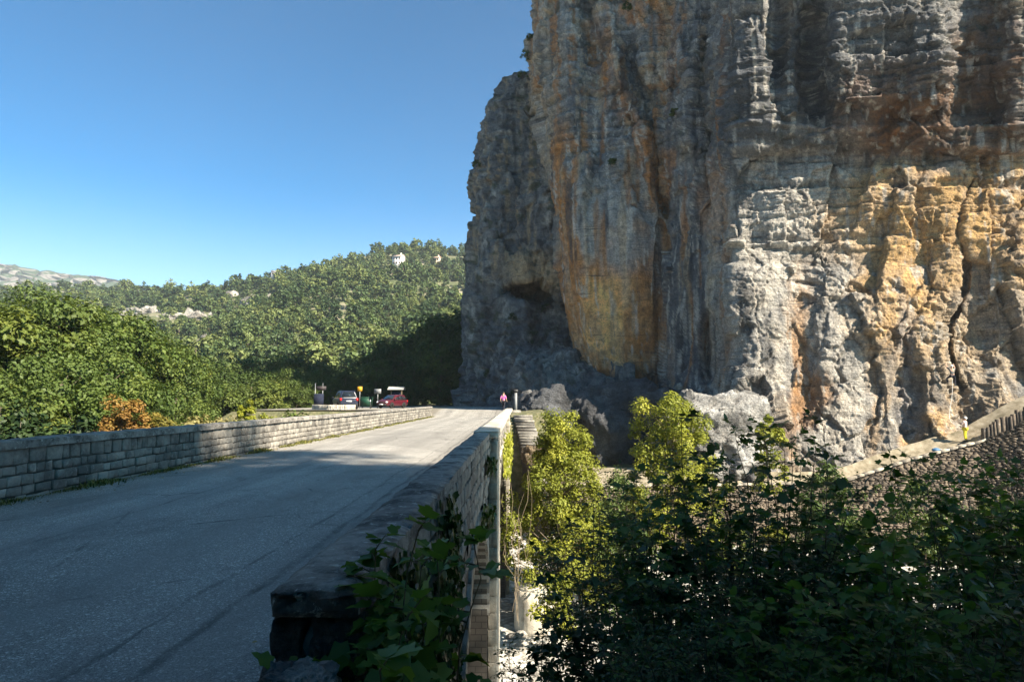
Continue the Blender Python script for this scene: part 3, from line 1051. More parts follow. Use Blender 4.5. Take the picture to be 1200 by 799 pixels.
def coping(parent, y0, y1, x0, x1, zt, th, seed, step, mat, over=.0, fine=None, name="coping"):
    """rough slabs laid end to end, each with worn uneven edges"""
    rg = np.random.RandomState(seed)
    mb = MB(); tint = []
    y = y0
    while y < y1 - .05:
        L = min(rg.uniform(*step), y1 - y)
        if y1 - y - L < .3: L = y1 - y
        d = max(.03, .016 * y) if fine is None else fine
        ny = max(3, int(L / d)); nx = max(5, int((x1 - x0) / d)); nz = 5
        ring = [(x0, zt - th)] + [(x0, zt - th + th * k / nz) for k in range(1, nz)] + [(x0 + (x1 - x0) * k / nx, zt) for k in range(nx + 1)] + \
               [(x1, zt - th * k / nz) for k in range(1, nz)] + [(x1, zt - th)]
        ring = np.array(ring)
        yy = np.linspace(y + .004, y + L - .004, ny + 1)
        A = np.stack([np.repeat(ring[None, :, 0], ny + 1, 0), np.repeat(yy[:, None], len(ring), 1), np.repeat(ring[None, :, 1], ny + 1, 0)], -1)
        dz, dt = rg.uniform(-.005, .005), rg.uniform(-.004, .004)
        P = A.reshape(-1, 3).copy()
        cx, cz = (x0 + x1) / 2, zt - th / 2
        ex = np.minimum(P[:, 0] - x0, x1 - P[:, 0]); ey = np.minimum(P[:, 1] - y, y + L - P[:, 1])
        up = P[:, 2] > zt - 1e-4
        P[:, 2] -= up * (.018 * np.exp(-ex / .018) + .012 * np.exp(-ey / .02))
        nn = fbm(A.reshape(-1, 3) / .16 + seed, 4); n2 = perlin(A.reshape(-1, 3) / .6 + 3 * seed)
        P[:, 2] += np.where(P[:, 2] > zt - th * .7, .010 * nn + .004 * n2, .006 * nn) + dz + dt * (P[:, 0] - cx) / .3
        P[:, 0] += np.sign(P[:, 0] - cx) * (.013 * perlin(A.reshape(-1, 3) / .11 + 9) + .005 * n2 + .003 * rg.uniform(-1, 1)) * (ex < .012)
        P[:, 1] += (ey < .006) * (.012 * perlin(A.reshape(-1, 3) / .1 + 40))
        nr = len(ring)
        F = grid_faces(ny + 1, nr)
        mb.add(P, F[:, ::-1])
        for e, sgn in ((0, 1), (ny, -1)):           # slab ends
            idx = [e * nr + k for k in range(nr)]
            lo = list(range(0, nz + 0)); base = mb.n - len(P)
            ce = P[idx].mean(0)
            R_ = np.vstack([ce + (P[idx] - ce) * f for f in (1, .86, .7, .5, .25)])
            R_[nr:, 1] += -sgn * (.02 + .035 * fbm(R_[nr:] / .07 + 7 * seed, 4)) * (1 if fine is None else 1)
            gq = [((a * nr + k), (a * nr + (k + 1) % nr), ((a + 1) * nr + (k + 1) % nr), ((a + 1) * nr + k)) for a in range(4) for k in range(nr)]
            gt = [(4 * nr + k, 4 * nr + (k + 1) % nr, 5 * nr) for k in range(nr)]
            if sgn < 0: gq = [q_[::-1] for q_ in gq]; gt = [q_[::-1] for q_ in gt]
            mb.add(np.vstack([R_, R_[4 * nr:].mean(0)]), gq, gt)
        tv = rg.rand()
        n_here = len(P) + 2 * (5 * nr + 1)
        tint = [t for t in tint if t is not None] + [np.full(n_here, tv)]
        y += L
    return tinted(mb, tint, name, mat, parent)


def parapet(name, xf, xb, y0, y1, nsign, seed, zt, mat, lens, courses, fine, keepf=None):
    """block wall with a face on the road side and one on the outer side"""
    mb, tint = MB(), []
    block_wall(mb, tint, (xf, 0, 0), (0, 1, 0), (0, 0, 1), (nsign, 0, 0), y0, y1, courses, lens, seed=seed, depth=.06, gap=.011, bev=.022, jit=.018)
    block_wall(mb, tint, (xb, 0, 0), (0, 1, 0), (0, 0, 1), (-nsign, 0, 0), y0, y1, courses, lens, seed=seed + 1, depth=.06, gap=.011, bev=.018, jit=.012)
    for yy, s in ((y0, -1), (y1, 1)):
        block_wall(mb, tint, (0, yy, 0), (1, 0, 0), (0, 0, 1), (0, s, 0), min(xf, xb), max(xf, xb), courses, (.16, .3), seed=seed + 2, depth=.06, gap=.012, bev=.022, jit=.016)
    return tinted(mb, tint, name, mat)


# parapet on the far side of the road
hz = .86
pl = bpart("parapet", parapet("parapet", XL, XL - .36, 1.0, YL, 1, 21, hz, WALL_M, (.18, .44), (-.1, [.17, .17, .18, .17, .27]), None), label="long grey block parapet on the left, sunlit towards its far end")
mb = MB(); mb.box((XL - .33, 1.03, -.3), (XL - .03, YL - .03, hz - .005))
obj("core", mb.mesh("core"), MORTAR_M, pl)
c = coping(None, .95, YL + .05, XL - .44, XL + .07, hz + .15, .145, 22, (.9, 1.7), COPE_M); c.parent = pl
# parapet beside the camera
pr = bpart("parapet", parapet("parapet", XRI, XRO, 2.64, YR, -1, 25, hz, WALL_M, (.18, .42), (-.1, [.18, .20, .18, .21, .19]), None), label="near stone parapet whose rough coping leads from the foreground into the sun")
mb = MB(); mb.box((XRI + .03, 2.67, -.3), (XRO - .03, YR - .03, hz - .005))
obj("core", mb.mesh("core"), MORTAR_M, pr)
c = coping(None, 2.57, 14.5, XRI - .025, XRO + .015, hz + .125, .11, 26, (1.0, 1.9), COPE_M); c.parent = pr
# rough dark quoins closing the near end
mb = MB(); cols = []
rg = np.random.RandomState(55)
z = -.2
for hh_ in (.30, .27, .26, .245):
    x = XRI - .03
    for L in ((.20, .15) if hh_ in (.30, .26) else (.13, .22)):
        bm = bmesh.new(); bmesh.ops.create_cube(bm, size=1); bmesh.ops.subdivide_edges(bm, edges=bm.edges[:], cuts=9, use_grid_fill=True)
        V_ = np.array([v.co for v in bm.verts]); nn = V_ / np.maximum(np.abs(V_).max(1, keepdims=True), 1e-6)
        V_ = V_ * (1 - .10 * (np.sort(np.abs(V_), 1)[:, 1:2] * 2) ** 6)
        P_ = V_ * np.array([L * .97, .34, hh_ * .96]) + np.array([x + L / 2, 2.60 + .17 + rg.uniform(-.03, .0), z + hh_ / 2])
        dd_ = .020 * fbm(P_ / .12 + rg.rand() * 50, 4) + .018 * facets(P_ / .09)[0]
        P_ = P_ + V_ / (np.linalg.norm(V_, axis=1, keepdims=True) + 1e-6) * dd_[:, None]
        for v, c_ in zip(bm.verts, P_): v.co = c_
        mb.bm(bm); x += L
        cols.append(np.tile(np.array([.085, .085, .088]) * rg.uniform(.6, 1.2), (len(V_), 1)))
    z += hh_
o = obj("end_quoins", mb.mesh("end_quoins", attrs={'rock_col': np.concatenate(cols)}), rock_material("dark_rough_stone", 6.0), pr)
c = coping(None, 14.52, YR + .04, XRI - .05, XRO + .19, hz + .15, .15, 27, (1.0, 1.6), PALE_M); c.parent = pr  # the sunlit stretch of coping gets its brightness from a paler stone colour
c["label"] = "coping beyond the buttress, its sunlit brightness put into a paler stone colour"
for o in (pl, pr):
    for ch in o.children: pass
# ------------------------------------------------------------------ foliage
def leaf_quads(C, Nrm, size, rg, fold=.25, aspect=1.5):
    """one small folded leaf (4 verts, 2 tris) per centre"""
    n = len(C)
    Nrm = Nrm / (np.linalg.norm(Nrm, axis=1, keepdims=True) + 1e-9)
    A = np.cross(Nrm, rg.normal(size=(n, 3))); A /= np.linalg.norm(A, axis=1, keepdims=True) + 1e-9
    B = np.cross(Nrm, A)
    s = (size * rg.uniform(.65, 1.3, n))[:, None]
    V = np.stack([C - A * s * aspect * .5, C + B * s * .5 + Nrm * s * fold, C + A * s * aspect * .5, C - B * s * .5 + Nrm * s * fold], 1)
    return V.reshape(-1, 3)


def leaves_mesh(name, C, Nrm, size, tint, rg, m, **kw):
    V = leaf_quads(C, Nrm, size, rg, **kw)
    i = np.arange(len(C))[:, None] * 4
    T = np.concatenate([i + np.array([[0, 1, 2]]), i + np.array([[0, 2, 3]])])
    me = np_mesh(name, V, [T], {'tint': np.repeat(tint, 4)})
    me.materials.append(m)
    return me


def crown_points(h0, h1, rad, n_cl, n_leaf, cl_r, rg, profile=None, squash=.8, lean=(0, 0)):
    """clusters of leaves spread through a crown; returns leaf centres, normals, tints and cluster centres"""
    C, N, T, K = [], [], [], []
    for i in range(n_cl):
        t = rg.beta(1.3, 1.25)
        a = rg.rand() * 2 * PI
        pr = profile(t) if profile else math.sqrt(max(0.02, 1 - (2 * t - .85) ** 2 / 1.5))
        rr = rad * pr * (rg.rand() ** .38) * rg.uniform(.75, 1.12)
        k = np.array([rr * math.cos(a) + lean[0] * t, rr * math.sin(a) + lean[1] * t, h0 + (h1 - h0) * t])
        K.append(k)
        r = cl_r * rg.uniform(.6, 1.35)
        m = int(n_leaf * rg.uniform(.6, 1.4))
        d = rg.normal(size=(m, 3)); d /= np.linalg.norm(d, axis=1)[:, None]
        q = rg.rand(m) ** .45
        P = d * (q * r)[:, None] * np.array([1, 1, squash])
        P[:, 2] -= .25 * r * (d[:, 0] ** 2 + d[:, 1] ** 2) * q
        C.append(k + P)
        N.append(d * .8 + rg.normal(size=(m, 3)) * .33 + np.array([0, 0, .6]))
        T.append(np.clip(rg.normal(.45, .16) + rg.normal(0, .10, m) + .12 * (P[:, 2] / r), 0, 1))
    return np.concatenate(C), np.concatenate(N), np.concatenate(T), np.array(K)


BARK = plain("bark", (.13, .105, .08), .95, var=.45, scale=9)
TWIG = plain("twig", (.10, .085, .05), .9, var=.4, scale=20)


def limbs(h, K, r0, rg, wob=.3, every=1, top=.9):
    mb = MB()
    z = np.linspace(0, h * top, 9)
    x = np.cumsum(rg.normal(0, wob * .22, 9)); y = np.cumsum(rg.normal(0, wob * .22, 9))
    x -= x[0]; y -= y[0]
    spine = np.stack([x, y, z], 1)
    mb.tube(spine, r0 * (1 - z / h) ** .8 + r0 * .06 + r0 * .5 * np.exp(-z / (r0 * 2.5)), 8)
    for k in K[::every]:
        zt = max(k[2] - rg.uniform(.25, .55) * np.hypot(k[0], k[1]) - .1 * h, h * .12)
        s = np.array([np.interp(zt, z, x), np.interp(zt, z, y), zt])
        t = np.linspace(0, 1, 6)[:, None]
        c = (s + k) / 2 + np.array([0, 0, -.08 * np.linalg.norm(k - s)]) + rg.normal(0, .05, 3) * np.linalg.norm(k - s)
        pts = (1 - t) ** 2 * s + 2 * t * (1 - t) * c + t * t * k
        rr = r0 * (.30 * (1 - zt / h) + .10)
        mb.tube(pts, np.linspace(rr, rr * .2, 6), 5, cap=False)
    return mb


def make_tree(name, label, cat, seed, h, rad, h0, n_cl, n_leaf, cl_r, leaf, m, r0, profile=None, every=2, group=None, lean=(0, 0), bark=None):
    rg = np.random.RandomState(seed)
    C, N, T, K = crown_points(h0, h, rad, n_cl, n_leaf, cl_r, rg, profile, lean=lean)
    t = thing(name, label, cat, group=group)
    obj("trunk", limbs(h, K, r0, rg, every=every).mesh("trunk", True), bark or BARK, t)
    obj("crown", leaves_mesh("crown", C, N, leaf, T, rg, m), None, t)
    return t


def place(o, p, rz=None, s=1.0, label=None):
    o.location = p
    o.rotation_euler = (0, 0, random.uniform(0, 6.28) if rz is None else rz)
    o.scale = (s * random.uniform(.92, 1.08), s * random.uniform(.92, 1.08), s)
    if label: o["label"] = label
    return o


LEAF_OAK = leaf_mat("oak_leaves", (.028, .050, .012), (.062, .098, .022), (.125, .165, .032), .30, .55)
LEAF_MID = leaf_mat("woodland_leaves", (.036, .062, .016), (.090, .130, .030), (.20, .225, .046), .30, .95)
LEAF_YG = leaf_mat("light_woodland_leaves", (.055, .080, .018), (.105, .140, .030), (.19, .205, .042), .34, .7)
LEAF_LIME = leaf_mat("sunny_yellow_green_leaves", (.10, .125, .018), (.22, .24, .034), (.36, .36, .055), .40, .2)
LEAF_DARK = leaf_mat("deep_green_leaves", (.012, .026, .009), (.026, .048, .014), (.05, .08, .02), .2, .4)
LEAF_RUST = leaf_mat("autumn_leaves", (.16, .085, .025), (.24, .135, .035), (.22, .19, .045), .3, .2)
LEAF_TAN = leaf_mat("straw_leaves", (.17, .15, .06), (.26, .23, .09), (.34, .31, .13), .3, .3)
LEAF_SCRUB = leaf_mat("hill_scrub_leaves", (.030, .055, .024), (.085, .125, .042), (.19, .215, .07), .25, 1.5)


def VP(px, Y):
    """a standing point on the ground seen in the column px at distance Y"""
    p = at(px, 470, Y)
    return (p[0], Y, ground_z(p[0], Y) - .1)


# --- unseen slope, added and shaped to shade the near end of the road
def ridge_h(w, t):
    return -7 + (20 * sstep(3, 17, t) + 16 * sstep(15, 50, t) + 10 * sstep(40, 100, t)) * (1 - sstep(9.0, 15.0, w))


tt, ww = np.meshgrid(np.r_[np.arange(6, 60, .8), np.arange(60, 110, 4)], np.r_[np.arange(-70, -10, 3), np.arange(-10, 18, .6)])
SX = ww * .6 + tt * .8; SY = ww * .8 - tt * .6
V = np.stack([SX.ravel(), SY.ravel(), ridge_h(ww, tt).ravel()], 1)
V[:, 2] += 1.1 * fbm(V / 6.0, 4)
F = grid_faces(*SX.shape)
ctr = V[F].mean(1)
F = F[~((ctr[:, 1] > 1.0) & (ctr[:, 0] < ctr[:, 1] * .9 + 2))]
ns = NT("wooded_soil")
f = ns.noise(ns.coord(), .8, 8, .65)
side = obj("hillside", np_mesh("hillside", V, [F], smooth=True), ns.fin(ns.ramp(f, [(.3, (.05, .06, .02)), (.6, (.13, .11, .06)), (.75, (.2, .19, .16))]), .95))
tag(side, "unseen wooded slope added behind the viewer to shade the near road", "hillside", kind='structure')

BIG = []
for i, (h, rad, ncl) in enumerate(((13, 4.6, 78), (11, 4.2, 66), (15, 5.0, 86), (10, 3.6, 56))):
    BIG.append(make_tree("broadleaf_tree", "x", "tree", 40 + i, h, rad, h * .16, int(ncl * 1.35), 190, rad * .235, .17, (LEAF_MID, LEAF_OAK, LEAF_MID, LEAF_YG)[i], .24, every=3))

first = {}
used_big = [False] * 4


def big(i, p, s, label, group, rz=None):
    o = BIG[i] if not used_big[i] else copy_tree(BIG[i])
    used_big[i] = True
    place(o, p, rz, s, label)
    if group: o["group"] = group
    return o


rg = np.random.RandomState(77)
SH = "trees on the slope beside the road"
for k, (w, t, s) in enumerate([(-2.6, 16, 1.25), (-2.1, 21, 1.3), (-1.1, 27, 1.45), (-0.4, 34, 1.6), (2.6, 13, 1.0), (3.5, 19, 1.0), (1.5, 26, 1.1), (2.5, 34, 1.2), (-2, 16, .8),
                               (-3, 24, 1.0), (-3, 33, 1.2), (-8, 20, 1.0), (-9, 30, 1.2), (-15, 24, 1.1), (-16, 34, 1.3), (-23, 30, 1.3)]):
    x, y = w * .6 + t * .8, w * .8 - t * .6
    o = big(2 if k == 3 else k % 4, (x, y, ridge_h(w, t) - .4), s, "leafy tree on the steep slope whose shade falls over the near road", SH)
    if k < 4:                                # tilted outwards to shape the edge of the road's shadow
        ax = Vector((-.8, .6, 0)); o.rotation_mode = 'QUATERNION'
        o.rotation_quaternion = Matrix.Rotation(R((20, 20, 22, 29)[k]), 3, ax).to_quaternion()

# unseen trees added behind the viewer to dim sky light on the road
for k, (x, y, s) in enumerate([(6.5, -5.2, 1.25), (-13, 1, 1.15), (-14, -3.5, 1.2), (5.5, -7.5, 1.15), (9.5, -3.5, 1.1), (2.5, -12, 1.2), (-13.5, -7.5, 1.2), (-13, -15, 1.25), (-15, -24, 1.3), (6, -17, 1.3), (1.5, -21, 1.3)]):
    big(k % 4, (x, y, -.5), s, "unseen leafy tree added behind the viewer to dim sky light on the road", SH + ", added roadside")

# --- the near wood in the valley behind the left parapet
WOOD = "trees of the valley wood behind the left parapet"
wood = []
rg = np.random.RandomState(5)
for (px, Y, top) in [(-60, 44, 325), (-14, 46, 338), (22, 50, 332), (52, 52, 352), (84, 54, 372), (112, 58, 386), (30, 40, 395), (66, 43, 412), (-30, 36, 400), (140, 60, 402),
                     (98, 46, 425), (128, 64, 378), (160, 66, 398), (8, 66, 334), (-40, 70, 318), (60, 72, 344), (100, 74, 360), (148, 80, 392), (6, 36, 448), (50, 36, 452),
                     (172, 72, 420), (190, 78, 428), (150, 52, 440), (205, 84, 424), (222, 78, 440), (240, 86, 432), (258, 80, 446), (275, 90, 430), (296, 84, 442), (312, 92, 428),
                     (330, 88, 440), (350, 96, 430), (230, 98, 418), (265, 104, 414), (300, 108, 412), (335, 112, 414), (188, 96, 410), (365, 104, 424), (380, 92, 442)]:
    p = VP(px, Y)
    ztop = 1.67 + (468 - top) / 800 * Y
    i = rg.randint(4)
    hh = (13, 11, 15, 10)[i]
    big(i, p, (ztop - p[2]) / hh, "leafy green tree in the dense sunlit wood behind the left parapet", WOOD)


def bush(name, label, cat, p, seed, h, rad, m, leaf=.16, ncl=26, nl=90, prof=None, group=None, r0=.05):
    o = make_tree(name, label, cat, seed, h, rad, h * .08, ncl, nl, rad * .36, leaf, m, r0, profile=prof or (lambda t: math.sqrt(max(.05, 1 - t * t * .85))), every=2, group=group)
    o.location = p
    return o


def on_line(px, Y, z):
    q = at(px, 470, Y); return (q[0], Y, z)


bush("autumn_bush", "rusty orange bush just behind the left parapet", "bush", on_line(146, 30.5, -2.2), 1, 4.0, 1.25, LEAF_RUST, .085, 44, 200)
bush("autumn_bush", "half green, half orange bush to the right of the rusty one", "bush", on_line(190, 32, -2.4), 2, 3.4, 1.2, leaf_mat("turning_leaves", (.10, .09, .02), (.17, .15, .03), (.24, .16, .035), .3, .2), .085, 44, 190)
bush("shrub", "straw coloured shrub behind the parapet beside the autumn bushes", "shrub", on_line(232, 37, -2.2), 3, 3.0, 1.3, LEAF_TAN, .14, 26, 90)
bush("shrub", "low straw and green shrub between the tan shrub and the yellow sapling", "shrub", on_line(262, 41, -2.2), 4, 2.9, 1.1, LEAF_TAN, .14, 24, 80)
bush("sapling", "slim bright yellow-green sapling rising behind the left parapet", "tree", on_line(289, 43, -2.2), 5, 3.9, .62, leaf_mat("lemon_leaves", (.15, .17, .02), (.26, .28, .03), (.36, .36, .05), .4, .1), .085, 44, 110,
     prof=lambda t: .55 + .6 * t * (1 - t) * 2)
bush("shrub", "small pale green shrub poking over the sunlit middle of the left parapet", "shrub", on_line(316, 47, -2.0), 6, 2.9, .9, LEAF_LIME, .14, 20, 70)
bush("shrub", "dark low shrub in the shade behind the left parapet by the parked car", "shrub", on_line(346, 54, -3.0), 7, 3.6, 1.9, LEAF_OAK, .16, 30, 90)
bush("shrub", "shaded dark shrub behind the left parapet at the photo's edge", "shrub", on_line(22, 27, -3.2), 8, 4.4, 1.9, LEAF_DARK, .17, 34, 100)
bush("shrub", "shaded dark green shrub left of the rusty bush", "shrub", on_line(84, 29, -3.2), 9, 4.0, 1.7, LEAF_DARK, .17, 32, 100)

# --- dark trees behind the parked cars
DARK_P = [(404, 104, 436), (428, 108, 416), (452, 112, 400), (470, 108, 402), (496, 112, 386), (516, 106, 372), (534, 114, 366), (548, 120, 380), (440, 98, 424), (484, 97, 418), (516, 98, 410), (540, 100, 398), (560, 108, 390)]
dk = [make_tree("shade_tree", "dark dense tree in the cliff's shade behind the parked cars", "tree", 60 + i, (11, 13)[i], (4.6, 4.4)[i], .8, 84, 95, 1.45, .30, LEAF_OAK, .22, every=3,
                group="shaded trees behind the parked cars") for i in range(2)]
for k, (px, Y, top) in enumerate(DARK_P):
    o = dk[k % 2] if k < 2 else copy_tree(dk[k % 2])
    q = at(px, 470, Y)
    place(o, (q[0], Y, .4), s=(1.67 + (468 - top) / 800 * Y - .4) / (11, 13)[k % 2])

# --- sunlit trees beside the bridge under the cliff
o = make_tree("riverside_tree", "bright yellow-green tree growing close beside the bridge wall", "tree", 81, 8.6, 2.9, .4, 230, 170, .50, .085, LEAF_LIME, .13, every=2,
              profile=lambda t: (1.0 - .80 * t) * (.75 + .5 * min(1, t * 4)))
o.location = (1.95, 31.5, -7.6)
o = make_tree("riverside_tree", "bright yellow-green round topped tree in front of the dark boulder and pale outcrop", "tree", 82, 9.6, 2.6, 2.0, 150, 170, .48, .09, LEAF_LIME, .15, every=2,
              profile=lambda t: math.sqrt(max(.05, 1 - (1.5 * t - .55) ** 2)) * .95)
o.location = (7.3, 33, -7.7)
bush("shrub", "pale green bush filling the gap under the bridge side tree", "shrub", (2.9, 33, -7.8), 412, 4.6, 1.9, LEAF_YG, .10, 44, 150)
bush("shrub", "leafy bush under the path behind and between the two bright riverside trees", "shrub", (6.0, 41, -7.9), 413, 5.0, 2.4, LEAF_MID, .11, 50, 150)
bush("shrub", "green shrub low between the two bright riverside trees", "shrub", (4.4, 31, -7.6), 12, 4.2, 1.5, LEAF_MID, .13, 36, 90)
bush("shrub", "yellowish shrub beneath the bridge side tree on the pebble bank", "shrub", (1.4, 27.5, -7.8), 13, 2.6, .9, LEAF_LIME, .11, 24, 80)
bush("shrub", "small lit shrub behind the foreground bushes, right of the pale outcrop", "shrub", (14.5, 40, -3.8), 14, 4.6, 1.1, LEAF_LIME, .13, 26, 80)
bush("shrub", "green shrub below the path between the outcrop and the stone slope", "shrub", (17, 38.5, -6.5), 15, 4.6, 1.6, LEAF_OAK, .15, 30, 90)
for k, (x, y, h_, r_, lb) in enumerate([(12, 40, 3.6, 1.5, "broad green bush below the path between the bright trees and the stone slope"), (19.5, 41, 3.0, 1.4, "low bush at the lower left foot of the stone slope"),
                                       (25, 41.5, 3.2, 1.5, "bush in front of the middle of the stone slope"), (29, 42, 3.6, 1.6, "bush near the right end of the stone slope"), (15.5, 42.5, 2.4, 1.0, "yellowish small bush just under the path edge")]):
    bush("shrub", lb, "shrub", (x, y, ground_z(x, y) - .2), 400 + k, h_, r_, LEAF_MID if k != 4 else LEAF_LIME, .10, 34, 150)
bush("shrub", "dark shrub at the bottom of the stone slope", "shrub", (22, 38, -7.5), 16, 4.6, 1.8, LEAF_OAK, .15, 30, 90)

# --- tufts clinging to the rock
rg = np.random.RandomState(9)


def rock_pt(Pa, pxx, pyy, proud=.1):
    d = ray(pxx, pyy)
    v = Pa.reshape(-1, 3) - CAM
    t = v @ d / (d @ d)
    e = np.linalg.norm(v - t[:, None] * d, axis=1) / t
    k = int(np.argmin(np.where(e < max(.0022, e.min() * 1.01), t, 1e9)))
    return Pa.reshape(-1, 3)[k] - d * proud


for k, (arr, x, y, s, lb) in enumerate([
    (CLIFF_P, 617, 66, 1.1, "small bush clinging to the skyline edge high on the great wall"),
    (CLIFF_P, 619, 44, .7, "tiny tuft on the skyline edge above the other, top of the great wall"),
    (BACK_P, 557, 192, .8, "tuft jutting into the sky from the rear cliff"),
    (BACK_P, 612, 90, 1.0, "bush on the top ledge of the stepped rear cliff"),
    (BACK_P, 622, 398, 1.7, "dark green bush on the ledge under the shallow cave"),
    (BACK_P, 600, 372, .9, "small dark tuft left below the shallow cave"),
    (BACK_P, 640, 362, .9, "small dark tuft just right below the cave mouth"),
    (BACK_P, 570, 440, 1.0, "dark tuft low on the left corner of the rear cliff"),
    (BACK_P, 598, 468, 1.2, "dark weeds at the foot of the rear cliff behind the walker"),
    (CLIFF_P, 718, 190, .7, "dark tuft growing from the shaded wall above the orange bulge"),
    (CLIFF_P, 736, 10, .9, "dark tuft under the small orange roof at the very top"),
    (CLIFF_P, 790, 132, .6, "dark tuft midway up the streaked shaded wall")]):
    q = rock_pt(arr, x, y)
    bush("cliff_bush", lb, "bush", tuple(q - np.array([0, 0, .35 * s])), 100 + k, s * 1.1, s * .7, LEAF_DARK if y > 300 else LEAF_OAK, .11, 14, 40, r0=.03)

rg = np.random.RandomState(19)
for k in range(9):
    x = rg.uniform(21, 33); zt_ = rg.uniform(1.0, 4.5)
    y = float(interp(x, [(20, 49), (28, 49), (32.4, 48.6), (35.3, 47.6)])) - zt_ * .42 - .05
    z = float(interp(x, [(20, -4.25), (22.8, -4.15), (27.7, -2.6), (32.4, -1.3), (35.3, .36)])) - zt_
    bush("wall_weed", "small green tuft growing between the stones of the rising stone slope", "weed", (x, y, z), 500 + k, .5, .35, LEAF_OAK, .07, 10, 30, group="tufts on the stone slope", r0=.01)

# ------------------------------------------------------------------ the far hillside
RIDGE = [(-500, 345), (-100, 338), (0, 338), (60, 334), (130, 337), (200, 336), (262, 333), (285, 326), (330, 315), (380, 306), (430, 297), (490, 289), (553, 283), (620, 276), (760, 268), (1000, 280)]
DIST = [(-500, 620), (0, 560), (150, 520), (262, 500), (330, 480), (430, 520), (553, 560), (760, 600), (1000, 640)]


def hill_pt(px, t):
    """t 0 foot of the hill .. 1 skyline .. >1 behind it"""
    r0 = 125.0
    r1 = smooth_interp(px, DIST, 20)
    ry = smooth_interp(px, RIDGE, 12) + 7
    zr = 1.67 + (468 - ry) / 800 * r1
    tc = np.minimum(t, 1)
    r = r0 + (r1 - r0) * t
    z = -8 + (zr + 8) * (tc ** 1.18) - 30 * np.maximum(t - 1, 0) ** 2 * 10
    X = (np.asarray(px) - 607) / 800 * r
    P = np.stack([X, r + 0 * X, z + 0 * X], -1)
    return P


upx = np.linspace(-700, 1000, 240); ut = np.r_[np.linspace(0, 1, 150), np.linspace(1.02, 1.6, 14)]
A, T = np.meshgrid(upx, ut)
P = hill_pt(A.ravel(), T.ravel())


def hill_n(P):
    q = np.c_[P[:, :2], np.zeros(len(P))]
    return 7 * fbm(q / 70, 4) * sstep(110, 190, P[:, 1]) + 2.2 * (np.abs(perlin(q / 16 + 4)) - .2)


P[:, 2] += hill_n(P)
n = NT("hill_ground")
f = n.noise(n.coord(), .05, 9, .68)
hill = obj("hill", np_mesh("hill", P, [grid_faces(*A.shape)], smooth=True),
           n.fin(n.ramp(f, [(.36, (.045, .062, .02)), (.5, (.095, .10, .045)), (.6, (.20, .18, .12)), (.72, (.33, .31, .27))]), .95))
tag(hill, "long green hillside climbing to the skyline across the valley", "hill", kind='structure')

HT = []
for i in range(6):
    rg = np.random.RandomState(300 + i)
    h = (6.5, 5.5, 7.5, 5.0, 8.0, 4.5)[i]; rad = (2.6, 2.6, 2.5, 2.4, 2.2, 2.5)[i]
    C, N, T, K = crown_points(.3, h, rad, 26, 26, rad * .38, rg)
    mb = MB(); mb.tube([(0, 0, -.6), (0.05, 0, h * .35), (.1, .05, h * .7)], [.2, .15, .06], 5)
    V = leaf_quads(C, N, .55, rg)
    HT.append((V, np.repeat(T, 4), mb, h))
HT_ME = []
for V, T, mb, h in HT:
    nb = mb.n
    i = np.arange(len(V) // 4)[:, None] * 4
    Tq = np.concatenate([i + np.array([[0, 1, 2]]), i + np.array([[0, 2, 3]])])
    tv = np.concatenate(mb.v)
    me = np_mesh("hillside_tree", np.concatenate([V, tv]), [Tq, np.concatenate(mb.q) + len(V), np.concatenate(mb.t) + len(V)],
                 {'tint': np.concatenate([T, np.zeros(nb)])})
    me.materials.append(LEAF_SCRUB); me.materials.append(BARK)
    mi = np.zeros(len(me.polygons), np.int32); mi[len(Tq):] = 1
    me.polygons.foreach_set("material_index", mi)
    HT_ME.append(me)

rg = np.random.RandomState(21)
sites = []
OUT = [(168, 366, 22, 6), (215, 374, 42, 5), (250, 402, 26, 7), (140, 371, 9, 8), (262, 346, 22, 3), (300, 352, 24, 4), (190, 418, 8, 6), (352, 400, 12, 4), (60, 345, 18, 4)]
cells = 0
for t in np.concatenate([np.linspace(.02, 1.0, 58)]):
    r = 125 + (500 - 125) * t
    npx = 1180
    step = max(3.1, 4.3) / r * 800
    for a in np.arange(-160, 660, step):
        aa = a + rg.uniform(-.5, .5) * step; tt_ = t + rg.uniform(-.009, .009)
        p = hill_pt(np.array([aa]), np.array([tt_]))
        p[:, 2] += hill_n(p)
        dens = perlin(np.c_[p[:, :2] / 34, np.zeros(1)])[0] + .35 * perlin(np.c_[p[:, :2] / 12, np.zeros(1) + 5])[0]
        s = .55 + 1.05 * rg.rand() ** 2
        if t < .97 and dens < -.22 and rg.rand() < .88: continue
        if aa > 300 and rg.rand() < .1: s *= 1.2
        if aa > 560 and rg.rand() < .5: continue
        sites.append((p[0], s, aa, t))
vis = []
for p, s, a, t in sites:
    py_ = 468 - (p[2] - 1.67) / p[1] * 800
    if any(abs(a - ox) < rx * .85 and -ry * .3 < py_ - oy < ry * 1.5 for ox, oy, rx, ry in OUT) and t > .15: continue
    vis.append((p, s, a, py_, t))
